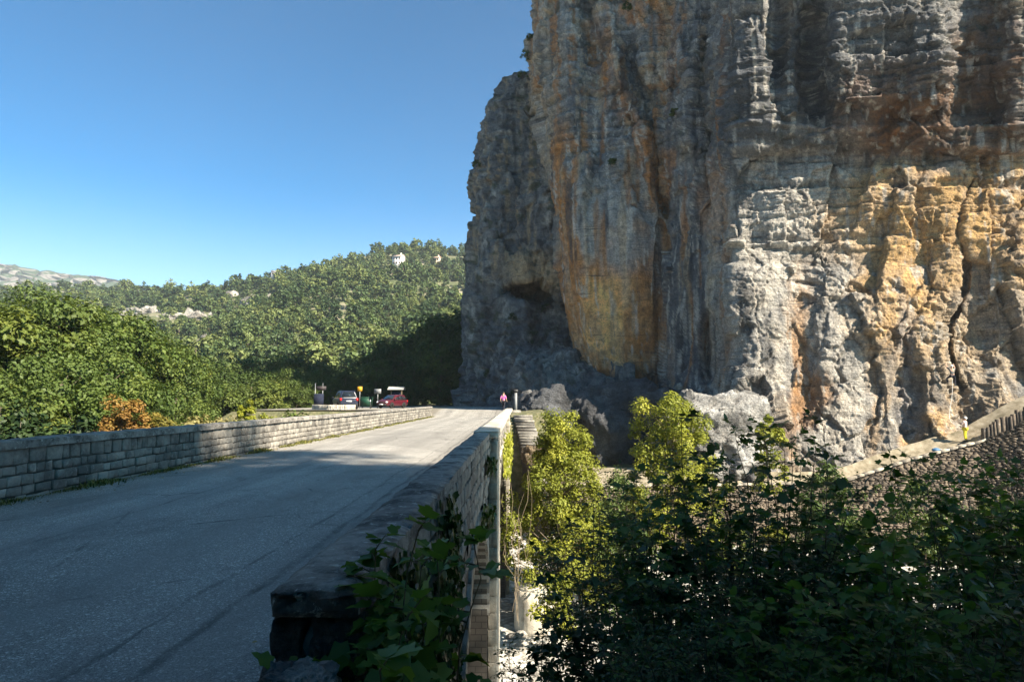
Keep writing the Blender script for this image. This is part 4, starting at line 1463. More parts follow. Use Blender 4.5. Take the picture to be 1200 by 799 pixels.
# the ones that show largest are trees of their own
score = [(s * 6 / p[1]) * (1 if (-10 < a < 545) else 0) * (1 if py_ < 445 else .3) for p, s, a, py_, t in vis]
order = np.argsort(score)[::-1]
single = set(order[:290].tolist())
LV, LT, LF = [], [], []
off = 0
for k, (p, s, a, py_, t) in enumerate(vis):
    i = rg.randint(6)
    if k in single:
        o = link("hillside_tree", HT_ME[i]); o.location = p; o.rotation_euler = (0, 0, rg.rand() * 6.28); o.scale = (s * rg.uniform(.9, 1.2),) * 2 + (s * rg.uniform(.85, 1.1),)
        tag(o, "small round green tree, one of the many scattered over the far hillside", "tree", "trees on the lower far hillside")
    else:
        V, T, mb, h = HT[i]
        ang = rg.rand() * 6.28; c_, s_ = math.cos(ang), math.sin(ang)
        pick = np.repeat((rg.rand(len(V) // 4) < (.8 if p[1] < 300 else .6)), 4)
        W_ = V[pick] * s
        ctr_ = W_.reshape(-1, 4, 3).mean(1, keepdims=True)
        if p[1] > 300: W_ = (ctr_ + (W_.reshape(-1, 4, 3) - ctr_) * 1.25).reshape(-1, 3)
        LV.append(np.stack([W_[:, 0] * c_ - W_[:, 1] * s_, W_[:, 0] * s_ + W_[:, 1] * c_, W_[:, 2]], 1) + p)
        LT.append(np.clip(T[pick] * .6 + rg.uniform(-.25, .6), 0, 1))
V = np.concatenate(LV); T = np.concatenate(LT)
i = np.arange(len(V) // 4)[:, None] * 4
me = np_mesh("woodland", V, [np.concatenate([i + np.array([[0, 1, 2]]), i + np.array([[0, 2, 3]])])], {'tint': T})
LEAF_FAR = leaf_mat("far_woodland_leaves", (.030, .055, .024), (.085, .125, .042), (.19, .215, .07), .25, 0.0)
tag(obj("woodland", me, LEAF_FAR), "mass of small trees covering the upper hillside to the skyline", "woodland", kind='stuff')
print("hill trees", len(vis))


def outcrop(ox, oy, rx, ry, label, seed):
    ts = np.linspace(0, 1, 300)
    p = hill_pt(np.full(300, ox), ts); p[:, 2] += hill_n(p)
    pys = 468 - (p[:, 2] - 1.67) / p[:, 1] * 800
    k = int(np.argmin(np.abs(pys - oy)))
    q = p[k]; sc = q[1] / 800
    boulder("rock_outcrop", label, (q[0], q[1] + 2, q[2]), (rx * sc, max(2.5, rx * sc * .4), ry * sc * 1.1), seed, "rock", sub=5, base=(.24, .225, .205), rough=1.2)


for k, (ox, oy, rx, ry) in enumerate(OUT):
    outcrop(ox, oy, rx, ry, ["pale grey rock band under the left skyline, leftmost of the long bands", "long grey rock band across the middle of the hillside", "white sunlit crag in the middle of the hillside",
                             "small pale rock scar at the left end of the rock bands", "thin pale ledge just below the skyline dip", "pale ledge right of the skyline dip", "little white rock among trees low on the hillside",
                             "small pale rock low on the right of the hillside", "pale rock bank near the skyline at far left"][k], 30 + k)

# ------------------------------------------------------------------ the mountain beyond
upx = np.linspace(-400, 420, 260); uy = np.linspace(0, 1, 90)
A, T = np.meshgrid(upx, uy)
MR = [(-400, 280), (-60, 296), (0, 305), (20, 311), (60, 316), (105, 319), (118, 324), (150, 331), (190, 338), (420, 345)]
D0 = 1250 + 250 * T
top = 1.67 + (468 - smooth_interp(A, MR, 6)) / 800 * 1500
Z = -20 + (top + 20) * (T * .55 + .45 * sstep(.35, .75, T))
P = np.stack([(A - 607) / 800 * D0, D0, Z], -1).reshape(-1, 3)
q = np.c_[P[:, :2], P[:, 2] * .5]
P[:, 1] += 40 * ridged(q / 90, 4)
P[:, 2] += 8 * fbm(q / 50, 4)
n = NT("mountain_rock")
g = n.new('ShaderNodeNewGeometry').outputs['Normal']
up = n.sep(g)[2]
f = n.noise(n.coord(), .022, 8, .7)
k = n.math('ADD', up, n.math('MULTIPLY', f, .9))
mountain = obj("mountain", np_mesh("mountain", P, [grid_faces(*A.shape)]), n.fin(n.ramp(k, [(.84, (.17, .155, .145)), (.98, (.045, .066, .04)), (1.2, (.035, .055, .03))]), .95))
tag(mountain, "hazy distant mountain with pale rock faces on the left skyline", "mountain", kind='structure')
# ------------------------------------------------------------------ stone slope, path and steps under the cliff
def wall_top(x):
    return interp(x, [(2, -4.2), (20, -4.25), (22.8, -4.15), (27.7, -2.6), (32.4, -1.3), (35.3, .36), (40, 2.7)])


def wall_y(x):
    return interp(x, [(2, 46.3), (14, 48.0), (20, 49.0), (28, 49.0), (32.4, 48.6), (35.3, 47.6), (40, 47)])


xs_ = np.arange(3.5, 40, .5)
back = interp(xs_, [(3, 54), (12, 50), (20, 49.5), (30, 50.5), (40, 50)])
P = []
for t in np.linspace(0, 1, 9):
    yy = wall_y(xs_) + .25 + (back - wall_y(xs_)) * t
    P.append(np.stack([xs_, yy, wall_top(xs_) - .05 + .8 * t * t], 1))
P = np.stack(P)
q = P.reshape(-1, 3); q[:, 2] += .10 * fbm(q / 1.5, 3)
n = NT("path_earth"); f = n.noise(n.coord(), 2, 7, .65)
path = obj("path", np_mesh("path", q, [grid_faces(*P.shape[:2])], smooth=True), n.fin(n.ramp(f, [(.3, (.10, .085, .05)), (.5, (.22, .185, .13)), (.75, (.36, .32, .25))]), .95))
tag(path, "pale dusty path along the cliff foot climbing to the right", "path", kind='structure')

SLOPE_M = stone_material("thin_stacked_stone", (.085, .066, .05), (.20, .155, .112), (.045, .036, .03), .25)
rw = thing("retaining_wall", "rising dry stone slope of thin stacked stones below the path under the sunlit cliff", "stone wall", (18, 43, -8))
mb, tint = MB(), []
rg = np.random.RandomState(61)
x = 3.0
z = -8.4
while z < 3.2:
    h = rg.uniform(.06, .12); cy_ = rg.uniform(-.035, .035); ct_ = rg.uniform(.25, .75)
    x = 3.0 + rg.rand() * .3
    while x < 38.5:
        L = rg.uniform(.15, .60)
        xm = x + L / 2
        zt = float(wall_top(xm))
        if z + h < zt - .02:
            bat_ = (zt - z) * .42                              # the wall leans well back
            yy = float(wall_y(xm)) - bat_ + cy_ + rg.uniform(-.02, .02)
            a = rg.uniform(-.022, .022, 8)
            V = [(x + .008, yy + a[0], z + .002), (x + L - .008, yy + a[1], z + .006), (x + L - .012, yy + a[2] + h * .40, z + h - .002), (x + .012, yy + a[3] + h * .40, z + h - .002),
                 (x + .008, yy + .4, z + .006), (x + L - .008, yy + .4, z + .006), (x + L - .012, yy + .4, z + h - .006), (x + .012, yy + .4, z + h - .006)]
            mb.add(V, [(0, 1, 2, 3), (3, 2, 6, 7), (1, 5, 6, 2), (4, 0, 3, 7), (4, 5, 1, 0)])
            tint.append(np.full(8, np.clip(rg.normal(ct_, .18), 0, 1)))
        x += L
    z += h
o = tinted(mb, tint, "stone_courses", SLOPE_M, rw); o.location = -rw.location
mb = MB()
xx = np.arange(3, 39, .5)
Vb = [(a, float(wall_y(a)) - (float(wall_top(a)) - zz) * .42 + .12, zz) for a in xx for zz in (-8.5, float(wall_top(a)) - .06)]
mb.add(Vb, [(2 * i, 2 * i + 2, 2 * i + 3, 2 * i + 1) for i in range(len(xx) - 1)])
o = mb.build("backing", MORTAR_M, rw); o.location = -rw.location
mb, tint = MB(), []
x = 5.0
while x < 32.3:                                                # flat rim stones along the path
    L = rg.uniform(.45, .9)
    zt, yy = float(wall_top(x + L / 2)), float(wall_y(x + L / 2))
    sl = float(wall_top(x + L) - wall_top(x)) / 2
    j = rg.uniform(-.03, .03)
    V = [(x + .002, yy - .16 + j, zt - .02 - sl), (x + L - .01, yy - .16 + j, zt - .02 + sl), (x + L - .01, yy + .45, zt - .02 + sl), (x + .01, yy + .45, zt - .02 - sl),
         (x + .02, yy - .14 + j, zt + .10 - sl), (x + L - .02, yy - .14 + j, zt + .11 + sl), (x + L - .02, yy + .42, zt + .09 + sl), (x + .02, yy + .42, zt + .09 - sl)]
    mb.add(V, [(4, 5, 6, 7), (0, 1, 5, 4), (1, 2, 6, 5), (3, 0, 4, 7), (2, 3, 7, 6)])
    tint.append(np.full(8, rg.rand()))
    x += L
o = tinted(mb, tint, "rim_stones", stone_material("rim_stone", (.24, .21, .17), (.36, .32, .26), (.10, .085, .07), .3), rw); o.location = -rw.location
mb, tint = MB(), []
x = 32.6
while x < 38:                                                  # upright stones guarding the path
    L = rg.uniform(.14, .30)
    zt, yy = float(wall_top(x + L / 2)), float(wall_y(x + L / 2))
    hh = rg.uniform(.72, .98); j = rg.uniform(-.03, .03); k = rg.uniform(-.03, .03)
    V = [(x, yy - .02 + j, zt - .1), (x + L - .015, yy - .02 + j, zt - .1), (x + L - .015, yy + .3 + j, zt - .1), (x, yy + .3 + j, zt - .1),
         (x + .02 + k, yy + j, zt + hh), (x + L - .03 + k, yy + j, zt + hh + .03), (x + L - .03 + k, yy + .27 + j, zt + hh), (x + .02 + k, yy + .27 + j, zt + hh - .02)]
    mb.add(V, [(4, 5, 6, 7), (0, 1, 5, 4), (1, 2, 6, 5), (3, 0, 4, 7), (2, 3, 7, 6)])
    tint.append(np.full(8, rg.rand() * .6))
    x += L
o = tinted(mb, tint, "upright_coping", SLOPE_M, rw); o.location = -rw.location

# old block of masonry standing on the river bed beside the pier
mb, tint = MB(), []
m_ = MB()
bm = bmesh.new(); bmesh.ops.create_cone(bm, cap_ends=True, segments=28, radius1=1.05, radius2=.98, depth=2.1)
bmesh.ops.bevel(bm, geom=[e for e in bm.edges if all(v.co.z > 0 for v in e.verts)], offset=.08, segments=2, affect='EDGES')
bmesh.ops.subdivide_edges(bm, edges=bm.edges[:], cuts=3, use_grid_fill=True)
V = np.array([v.co for v in bm.verts])
dd = .04 * fbm(V / .5 + 3, 3)
for v, d in zip(bm.verts, dd): v.co += v.co.normalized() * d
m_.bm(bm)
me = m_.mesh("footing", attrs={'tint': np.full(m_.n, .7)})
foot = obj("stone_footing", me, PALE_M)
foot.location = (.85, 30.2, -7.35); foot.scale = (1.0, 1.0, 1.0)
tag(foot, "pale round stone footing standing on the pebbles beside the bridge pier", "stone footing")

# steps down from the road end to the path
st = thing("stone_staircase", "narrow stone steps dropping beside the end of the bridge", "stairs", (.6, 52.5, .5))
rg = np.random.RandomState(3)
for i in range(24):
    z = .50 - .195 * i; y = 52.9 - .30 * i
    mb = MB(); x0 = -.35 + .055 * i
    a, b = rg.uniform(-.04, .04, 2)
    mb.box((x0 + a, y - .34, z - .22), (x0 + 1.45 + b, y + .04, z), .025)
    V = mb.v[0]; V += .012 * rg.normal(size=V.shape)
    o = obj("step", mb.mesh("step", attrs={'tint': np.full(mb.n, rg.rand())}), WALL_M, st)
    o.location = -st.location
mb = MB()
for i in range(12):
    z = .30 - .39 * i; y = 52.9 - .60 * i
    mb.box((-.25 + .11 * i, y - .9, z - 3), (1.05 + .11 * i, y, z - .18 * (i >= 0)))
o = mb.build("foundation", MORTAR_M, st); o.location = -st.location

# low curved guard wall by the parking place
gw = thing("guard_wall", "low curved pale stone wall edging the parking place behind the left parapet", "stone wall", (-18, 61, .7))
pts = [at(368, 478, 66.0), at(376, 480, 63.5), at(388, 481, 62.3), at(404, 481.5, 62.0), at(416, 481, 62.4)]
pts = np.array(pts)[:, :2]
tt = np.linspace(0, 4, 40)
cx = np.interp(tt, range(5), pts[:, 0]); cy = np.interp(tt, range(5), pts[:, 1])
mb, tint = MB(), []
rg = np.random.RandomState(4)
for i in range(39):
    d = np.array([cx[i + 1] - cx[i], cy[i + 1] - cy[i]]); L = np.linalg.norm(d); d /= L; nn = np.array([-d[1], d[0]])
    for r in range(3):
        z0 = .2 + r * .33 - (.0 if r else .3)
        z1 = .2 + (r + 1) * .33 - .012
        pr = .2 + rg.uniform(-.015, .015)
        c4 = [np.array([cx[i], cy[i]]) + d * .008 - nn * pr, np.array([cx[i + 1], cy[i + 1]]) - d * .008 - nn * pr,
              np.array([cx[i + 1], cy[i + 1]]) - d * .008 + nn * pr, np.array([cx[i], cy[i]]) + d * .008 + nn * pr]
        V = [(*c, z0) for c in c4] + [(*c, z1) for c in c4]
        mb.add(V, [(4, 5, 6, 7), (0, 1, 5, 4), (1, 2, 6, 5), (2, 3, 7, 6), (3, 0, 4, 7)]); tint.append(np.full(8, rg.rand()))
o = tinted(mb, tint, "blocks", PALE_M, gw); o.location = -gw.location

# ------------------------------------------------------------------ vehicles
GLASS = NT("car_glass"); GLASS = GLASS.fin((.015, .02, .026), .04, None, Metallic=0.0)
RUBBER = plain("tyre_rubber", (.018, .018, .018), .85)
ALLOY = plain("alloy_rim", (.42, .43, .44), .35, .9)
TRIM = plain("black_trim", (.02, .02, .022), .55)
LAMP_R = NT("tail_lamp_red").fin((.42, .015, .012), .12)
LAMP_W = NT("lamp_clear").fin((.72, .74, .76), .08)
PLATE = plain("number_plate_white", (.72, .72, .70), .4)


def paint(name, c):
    n = NT(name); n.b.inputs['Coat Weight'].default_value = .35; n.b.inputs['Coat Roughness'].default_value = .15
    f = n.noise(n.coord(), 3, 5)
    return n.fin(n.mix(f, tuple(x * .9 for x in c), tuple(x * 1.1 for x in c)), .38, None)


def loft(rings, close=True):
    """rings: list of equal length point lists"""
    mb = MB(); k = len(rings[0])
    V = np.array(rings).reshape(-1, 3)
    q = [(r * k + i, r * k + (i + 1) % k, (r + 1) * k + (i + 1) % k, (r + 1) * k + i) for r in range(len(rings) - 1) for i in range(k)]
    mb.add(V, q)
    for r, s in ((0, 1), (len(rings) - 1, -1)):
        c = np.array(rings[r]).mean(0)
        mb.add(np.vstack([rings[r], c]), (), [((i, (i + 1) % k, k)[::-s]) for i in range(k)])
    return mb


def car(name, label, L, Wd, Hh, belt, hood_y, ws, roof0, roof1, rear, paint_m, wheel_r, base_y, hood_h, tail_h, rack=False):
    """length along Y, front at +Y. ws: foot of windscreen, roof0..roof1 roof ends, rear: foot of rear window"""
    t = thing(name, label, "car")
    hw = Wd / 2
    ys = [-L / 2, -L / 2 + .06, -L / 2 + .25, -L / 2 + .7, rear, 0, ws, hood_y, L / 2 - .35, L / 2 - .08, L / 2]

    def top(y):
        return float(interp(y, [(-L / 2, tail_h - .22), (-L / 2 + .08, tail_h), (rear, belt + .02), (ws, belt), (L / 2 - .4, hood_h), (L / 2 - .08, hood_h - .12), (L / 2, hood_h - .28)]))

    def wid(y):
        return float(interp(y, [(-L / 2, hw * .84), (-L / 2 + .12, hw * .93), (-L / 2 + .6, hw), (L / 2 - .8, hw), (L / 2 - .2, hw * .92), (L / 2, hw * .76)]))

    rings = []
    for y in np.linspace(-L / 2, L / 2, 34):
        w, zt = wid(y), top(y)
        zb = .22 + .10 * (abs(y) > L / 2 - .15)
        e = .09
        zm = zb + .52 * (zt - zb)
        half = [(w * .90, zb), (w * .985, zb + .10), (w, zm), (w * .985, zt - e * 1.3), (w - e * .8, zt - .02), (w * .5, zt + .015), (0, zt + .025)]
        ring = [(x, y, z) for x, z in half] + [(-x, y, z) for x, z in half[-2::-1]]
        rings.append(ring)
    obj("body", loft(rings).mesh("body", True), paint_m, t)
    rings = []
    ro = [(rear, 0.0), (roof1, 1.0), ((roof0 + roof1) / 2, 1.03), (roof0, .98), (ws, 0.0)]
    gh = Hh - belt
    cab = []
    for y in np.concatenate([np.linspace(rear, roof1, 6), np.linspace(roof1, roof0, 9)[1:], np.linspace(roof0, ws, 6)[1:]]):
        k = float(interp(y, ro)); w0 = wid(y) * .965
        zt = belt - .03 + (gh + .03) * max(k, .012)
        wt = w0 - .26 * k * (gh / .55) * .8
        e = min(.07, (zt - belt + .05) * .5)
        half = [(w0, belt - .05), (wt + (w0 - wt) * .08, zt - e), (wt - .06, zt - .006), (wt * .5, zt + .012), (0, zt + .018)]
        cab.append((y, k, w0, wt, zt))
        rings.append([(x, y, z) for x, z in half] + [(-x, y, z) for x, z in half[-2::-1]])
    obj("cabin", loft(rings).mesh("cabin", True), paint_m, t)

    def sidew(y0, y1, s):
        """glass panel lying on the cabin side"""
        P = []
        for y, zz in ((y0, 0), (y1, 0), (y1, 1), (y0, 1)):
            k = float(interp(y, ro)); w0 = wid(y) * .965; wt = w0 - .26 * k * (gh / .55) * .8
            zt = belt - .03 + (gh + .03) * k
            a, b = belt + .03, zt - .11
            z = a + (b - a) * zz
            f = (z - belt) / max(zt - belt, .05)
            P.append((s * (w0 + (wt - w0) * f + .012), y, z))
        mb = MB(); V = P + [(x - s * .02, y, z) for x, y, z in P]
        mb.add(V, [(0, 1, 2, 3), (4, 7, 6, 5), (0, 4, 5, 1), (1, 5, 6, 2), (2, 6, 7, 3), (3, 7, 4, 0)])
        mb.build("side_window", GLASS, t)

    n_side = [(roof1 - .02 + (rear - roof1) * .35, roof1 + .45), (roof1 + .52, (roof0 + roof1) / 2 + .28), ((roof0 + roof1) / 2 + .36, roof0 + (ws - roof0) * .45)]
    for a, b in n_side:
        for s in (1, -1): sidew(a, b, s)

    def endw(name, yf, yr, s):
        k0, k1 = .12, .88
        y0, y1 = yf + (yr - yf) * k0, yf + (yr - yf) * k1
        w0 = wid(yf) * .965 - .12; w1 = w0 - .2
        z0, z1 = belt + gh * k0, belt + gh * k1
        nn = np.array([0, s * gh, abs(yf - yr)]); nn /= np.linalg.norm(nn)
        P = np.array([(-w0, y0, z0), (w0, y0, z0), (w1, y1, z1), (-w1, y1, z1)]) + nn * .03
        mb = MB(); V = np.vstack([P, P - nn * .04])
        mb.add(V, [(0, 1, 2, 3), (7, 6, 5, 4), (0, 4, 5, 1), (1, 5, 6, 2), (2, 6, 7, 3), (3, 7, 4, 0)])
        mb.build(name, GLASS, t)

    endw("windscreen", ws, roof0, 1); endw("rear_window", rear, roof1, -1)
    for y in (L / 2 - .82, -L / 2 + .80):
        for s in (1, -1):
            mb = MB()
            for k in range(1): pass
            a = np.linspace(0, 2 * PI, 25)[:-1]
            prof = [(wheel_r * .62, .0), (wheel_r * .9, -.01), (wheel_r, .035), (wheel_r, .17), (wheel_r * .9, .21), (wheel_r * .62, .2)]
            rings = [[(s * (hw + .015 - d), y + r_ * math.cos(b), wheel_r + r_ * math.sin(b)) for b in a] for r_, d in prof]
            wh = link("wheel", None, t)
            loft(rings + [rings[0]]).build("tyre", RUBBER, wh, True)
            mb = MB(); x0 = s * (hw - .02)
            V = [(x0, y, wheel_r)] + [(x0 - s * .02 * (j % 2), y + wheel_r * .6 * math.cos(b), wheel_r + wheel_r * .6 * math.sin(b)) for j, b in enumerate(a)]
            mb.add(V, (), [(0, 1 + j, 1 + (j + 1) % 24) for j in range(24)])
            mb.build("rim", ALLOY, wh)
            mb = MB(); V = [(s * (wid(y) + .004), y + (wheel_r + .07) * math.cos(b), max(.2, wheel_r + (wheel_r + .07) * math.sin(b))) for b in np.linspace(0, PI, 13)]
            V = [(s * (wid(y) + .004), y, .25)] + V
            mb.add(V, (), [(0, j, j + 1) for j in range(1, 13)])
            mb.build("wheel_arch", TRIM, t)
    for s in (1, -1):
        mb = MB(); mb.box((min(s * hw * .58, s * hw * .88), L / 2 - .20, hood_h - .30), (max(s * hw * .58, s * hw * .88), L / 2 - .035, hood_h - .13), .03); mb.build("headlight", LAMP_W, t, True)
        mb = MB(); mb.box((min(s * hw * .70, s * hw * .93), -L / 2 + .0, tail_h - .30), (max(s * hw * .70, s * hw * .93), -L / 2 + .12, tail_h - .02), .025); mb.build("tail_light", LAMP_R, t, True)
        mb = MB(); mb.box((min(s * hw, s * (hw + .2)), ws - .30, belt - .02), (max(s * hw, s * (hw + .2)), ws - .12, belt + .13), .03); mb.build("mirror", paint_m, t, True)
    mb = MB(); mb.box((-hw * .80, L / 2 - .06, .26), (hw * .80, L / 2 + .03, .47), .03); mb.build("bumper", TRIM, t, True)
    mb = MB(); mb.box((-hw * .86, -L / 2 - .04, .28), (hw * .86, -L / 2 + .08, .50), .03); mb.build("bumper", TRIM, t, True)
    mb = MB(); mb.box((-.26, -L / 2 - .015, tail_h - .36), (.26, -L / 2 + .01, tail_h - .25)); mb.build("number_plate", PLATE, t)
    mb = MB(); mb.box((-.26, L / 2 + .03, .36), (.26, L / 2 + .045, .47)); mb.build("number_plate", PLATE, t)
    mb = MB(); mb.box((-hw * .5, L / 2 - .05, hood_h - .27), (hw * .5, L / 2 + .005, hood_h - .17), .01); mb.build("grille", TRIM, t)
    if rack:
        for s in (1, -1):
            mb = MB(); x = s * (hw - .28)
            mb.tube([(x, roof1 + .1, Hh), (x, roof1 + .2, Hh + .06), (x, roof0 - .2, Hh + .07), (x, roof0 - .1, Hh)], .022, 6); mb.build("roof_rail", TRIM, t, True)
    return t


suv = car("parked_car", "dark blue estate off-roader parked beside the low curved wall, its rear towards the bridge", 4.6, 1.86, 1.74, 1.06, 1.45, .95, .35, -1.95, -2.22,
          paint("deep_blue_paint", (.008, .012, .030)), .36, 0, 1.02, 1.08, True)
q = at(404, 470, 66.5)
suv.location = (q[0], q[1], .74); suv.rotation_euler = (0, 0, R(24))
red = car("parked_car", "small dark red hatchback parked nose towards the bridge by the noticeboard", 3.75, 1.62, 1.42, .90, 1.2, .85, .12, -1.45, -1.80,
          paint("dark_red_paint", (.06, .005, .012)), .29, 0, .86, .90)
q = at(459.5, 470, 74.5)
red.location = (q[0], q[1], .74); red.rotation_euler = (0, 0, R(153))

# ------------------------------------------------------------------ roadside furniture
GALV = plain("galvanised_steel", (.22, .225, .23), .45, .6)
WOODP = plain("weathered_wood", (.20, .15, .10), .85, var=.3)
SIGN_Y = plain("yellow_sign_paint", (.45, .23, .015), .6)
SIGN_G = plain("sign_back_grey", (.20, .205, .21), .6, .2)
SIGN_D = plain("dark_sign_panel", (.035, .028, .03), .6)
SIGN_B = plain("blue_grey_panel", (.020, .024, .042), .9, spec=.05)
GREEN = plain("bin_green", (.012, .05, .03), .5)
DARKP = plain("dark_post", (.035, .035, .038), .6)


def gp(px, Y, z=.74):
    q = at(px, 470, Y); return (q[0], q[1], z)


def sign(label, px, Y, rz, w, h, zb, m, post_h, two=False, round_=False, group=None):
    t = thing("road_sign", label, "sign", gp(px, Y), R(rz))
    for x in ((-w * .38, w * .38) if two else (0,)):
        mb = MB(); mb.tube([(x, .03, -.3), (x, .03, post_h)], .035, 8); mb.build("post", GALV, t, True)
    mb = MB()
    if round_:
        bm = bmesh.new(); bmesh.ops.create_cone(bm, cap_ends=True, segments=28, radius1=w / 2, radius2=w / 2, depth=.02)
        mb.bm(bm, Matrix.Translation((0, -.02, zb + h / 2)) @ Matrix.Rotation(PI / 2, 4, 'X'))
    else:
        mb.box((-w / 2, -.03, zb), (w / 2, -.005, zb + h), .006)
    mb.build("panel", m, t)
    return t


sign("square yellow sign on a thin post behind the blue car", 421.5, 73, 8, .5, .5, 1.8, SIGN_Y, 2.35)
sign("small grey sign on a thin post between the two cars", 442.5, 74, -10, .78, .52, 1.55, SIGN_G, 2.05)
t = sign("blue-grey roadside board with a dark little plate above, left of the parked cars", 373.5, 68, 10, .95, 1.25, .25, SIGN_B, 2.55, True)
mb = MB(); mb.box((-.25, -.035, 1.85), (.70, -.01, 2.25), .006); mb.build("plate", SIGN_D, t)
nb = thing("noticeboard", "roofed noticeboard with a pale top standing behind the red hatchback", "noticeboard", gp(464.5, 80), R(-6))
for x in (-.62, .62):
    mb = MB(); mb.box((x - .06, -.06, -.2), (x + .06, .06, 2.05), .01); mb.build("post", WOODP, nb)
mb = MB(); mb.box((-.55, -.03, .75), (.55, .03, 1.85), .01); mb.build("panel", SIGN_B, nb)
mb = MB()
for s in (1, -1):
    V = [(-.95, 0, 2.36), (.95, 0, 2.36), (.95, s * .55, 2.02), (-.95, s * .55, 2.02), (-.95, 0, 2.42), (.95, 0, 2.42), (.95, s * .58, 2.07), (-.95, s * .58, 2.07)]
    mb.add(V, [(0, 1, 2, 3), (4, 5, 6, 7), (0, 3, 7, 4), (1, 2, 6, 5), (3, 2, 6, 7)])
mb.build("roof", plain("pale_roof_sheet", (.26, .26, .255), .8), nb)
bn = thing("wheelie_bin", "dark green rubbish container beside the yellow sign", "bin", gp(430, 75), R(5))
mb = MB()
V = [(-.5, -.38, .16), (.5, -.38, .16), (.5, .38, .16), (-.5, .38, .16), (-.62, -.48, 1.1), (.62, -.48, 1.1), (.62, .48, 1.1), (-.62, .48, 1.1)]
mb.add(V, [(0, 3, 2, 1), (4, 5, 6, 7), (0, 1, 5, 4), (1, 2, 6, 5), (2, 3, 7, 6), (3, 0, 4, 7)]); mb.build("body", GREEN, bn)
mb = MB(); mb.box((-.66, -.52, 1.105), (.66, .52, 1.22), .04); mb.build("lid", GREEN, bn, True)
for x in (-.48, .48):
    for y in (-.34, .34):
        mb = MB(); mb.tube([(x - .03, y, .085), (x + .03, y, .085)], .085, 12); mb.build("wheel", RUBBER, bn)
bo = thing("bollard", "short dark post with a pale band between the bin and the grey sign", "bollard", gp(434, 70))
mb = MB(); mb.tube([(0, 0, -.2), (0, 0, 1.0)], .05, 10); mb.build("post", DARKP, bo, True)
mb = MB(); mb.tube([(0, 0, .72), (0, 0, .86)], .053, 10); mb.build("band", PLATE, bo, True)
mk = thing("marker_post", "grey upright marker post with a dark cap at the head of the stone steps", "post", gp(604.3, 57, .62))
mb = MB(); mb.box((-.12, -.08, -.2), (.12, .08, 1.62), .02); mb.build("shaft", SIGN_G, mk)
mb = MB(); mb.box((-.2, -.14, 1.625), (.2, .14, 1.88), .04); mb.build("cap", DARKP, mk)
bl = obj("kerb_block", None or (lambda m: (m.box((-.55, -.2, 0), (.45, .2, .42), .04), m.mesh("kerb_block", attrs={'tint': np.full(m.n, .8)}))[1])(MB()), WALL_M)
bl.location = gp(604, 55.5, .4); tag(bl, "pale stone block at the top of the steps behind the parapet end", "stone block")

# ------------------------------------------------------------------ people
SKIN = plain("skin", (.50, .31, .22), .55)


def skinned(name, V, E, rad, m, parent, sub=2, flat=1.0):
    me = bpy.data.meshes.new(name); me.from_pydata([tuple(v) for v in V], E, [])
    o = link(name, me)
    sk = o.modifiers.new("s", 'SKIN'); sk.use_smooth_shade = True
    for i, r_ in enumerate(rad):
        me.skin_vertices[0].data[i].radius = (r_, r_) if not hasattr(r_, '__len__') else r_
    me.skin_vertices[0].data[0].use_root = True
    ss = o.modifiers.new("d", 'SUBSURF'); ss.levels = ss.render_levels = sub
    dg = bpy.context.evaluated_depsgraph_get()
    ev = o.evaluated_get(dg); nm = bpy.data.meshes.new_from_object(ev)
    bpy.data.objects.remove(o); bpy.data.meshes.remove(me)
    nm.name = name
    for p_ in nm.polygons: p_.use_smooth = True
    return obj(name, nm, m, parent)


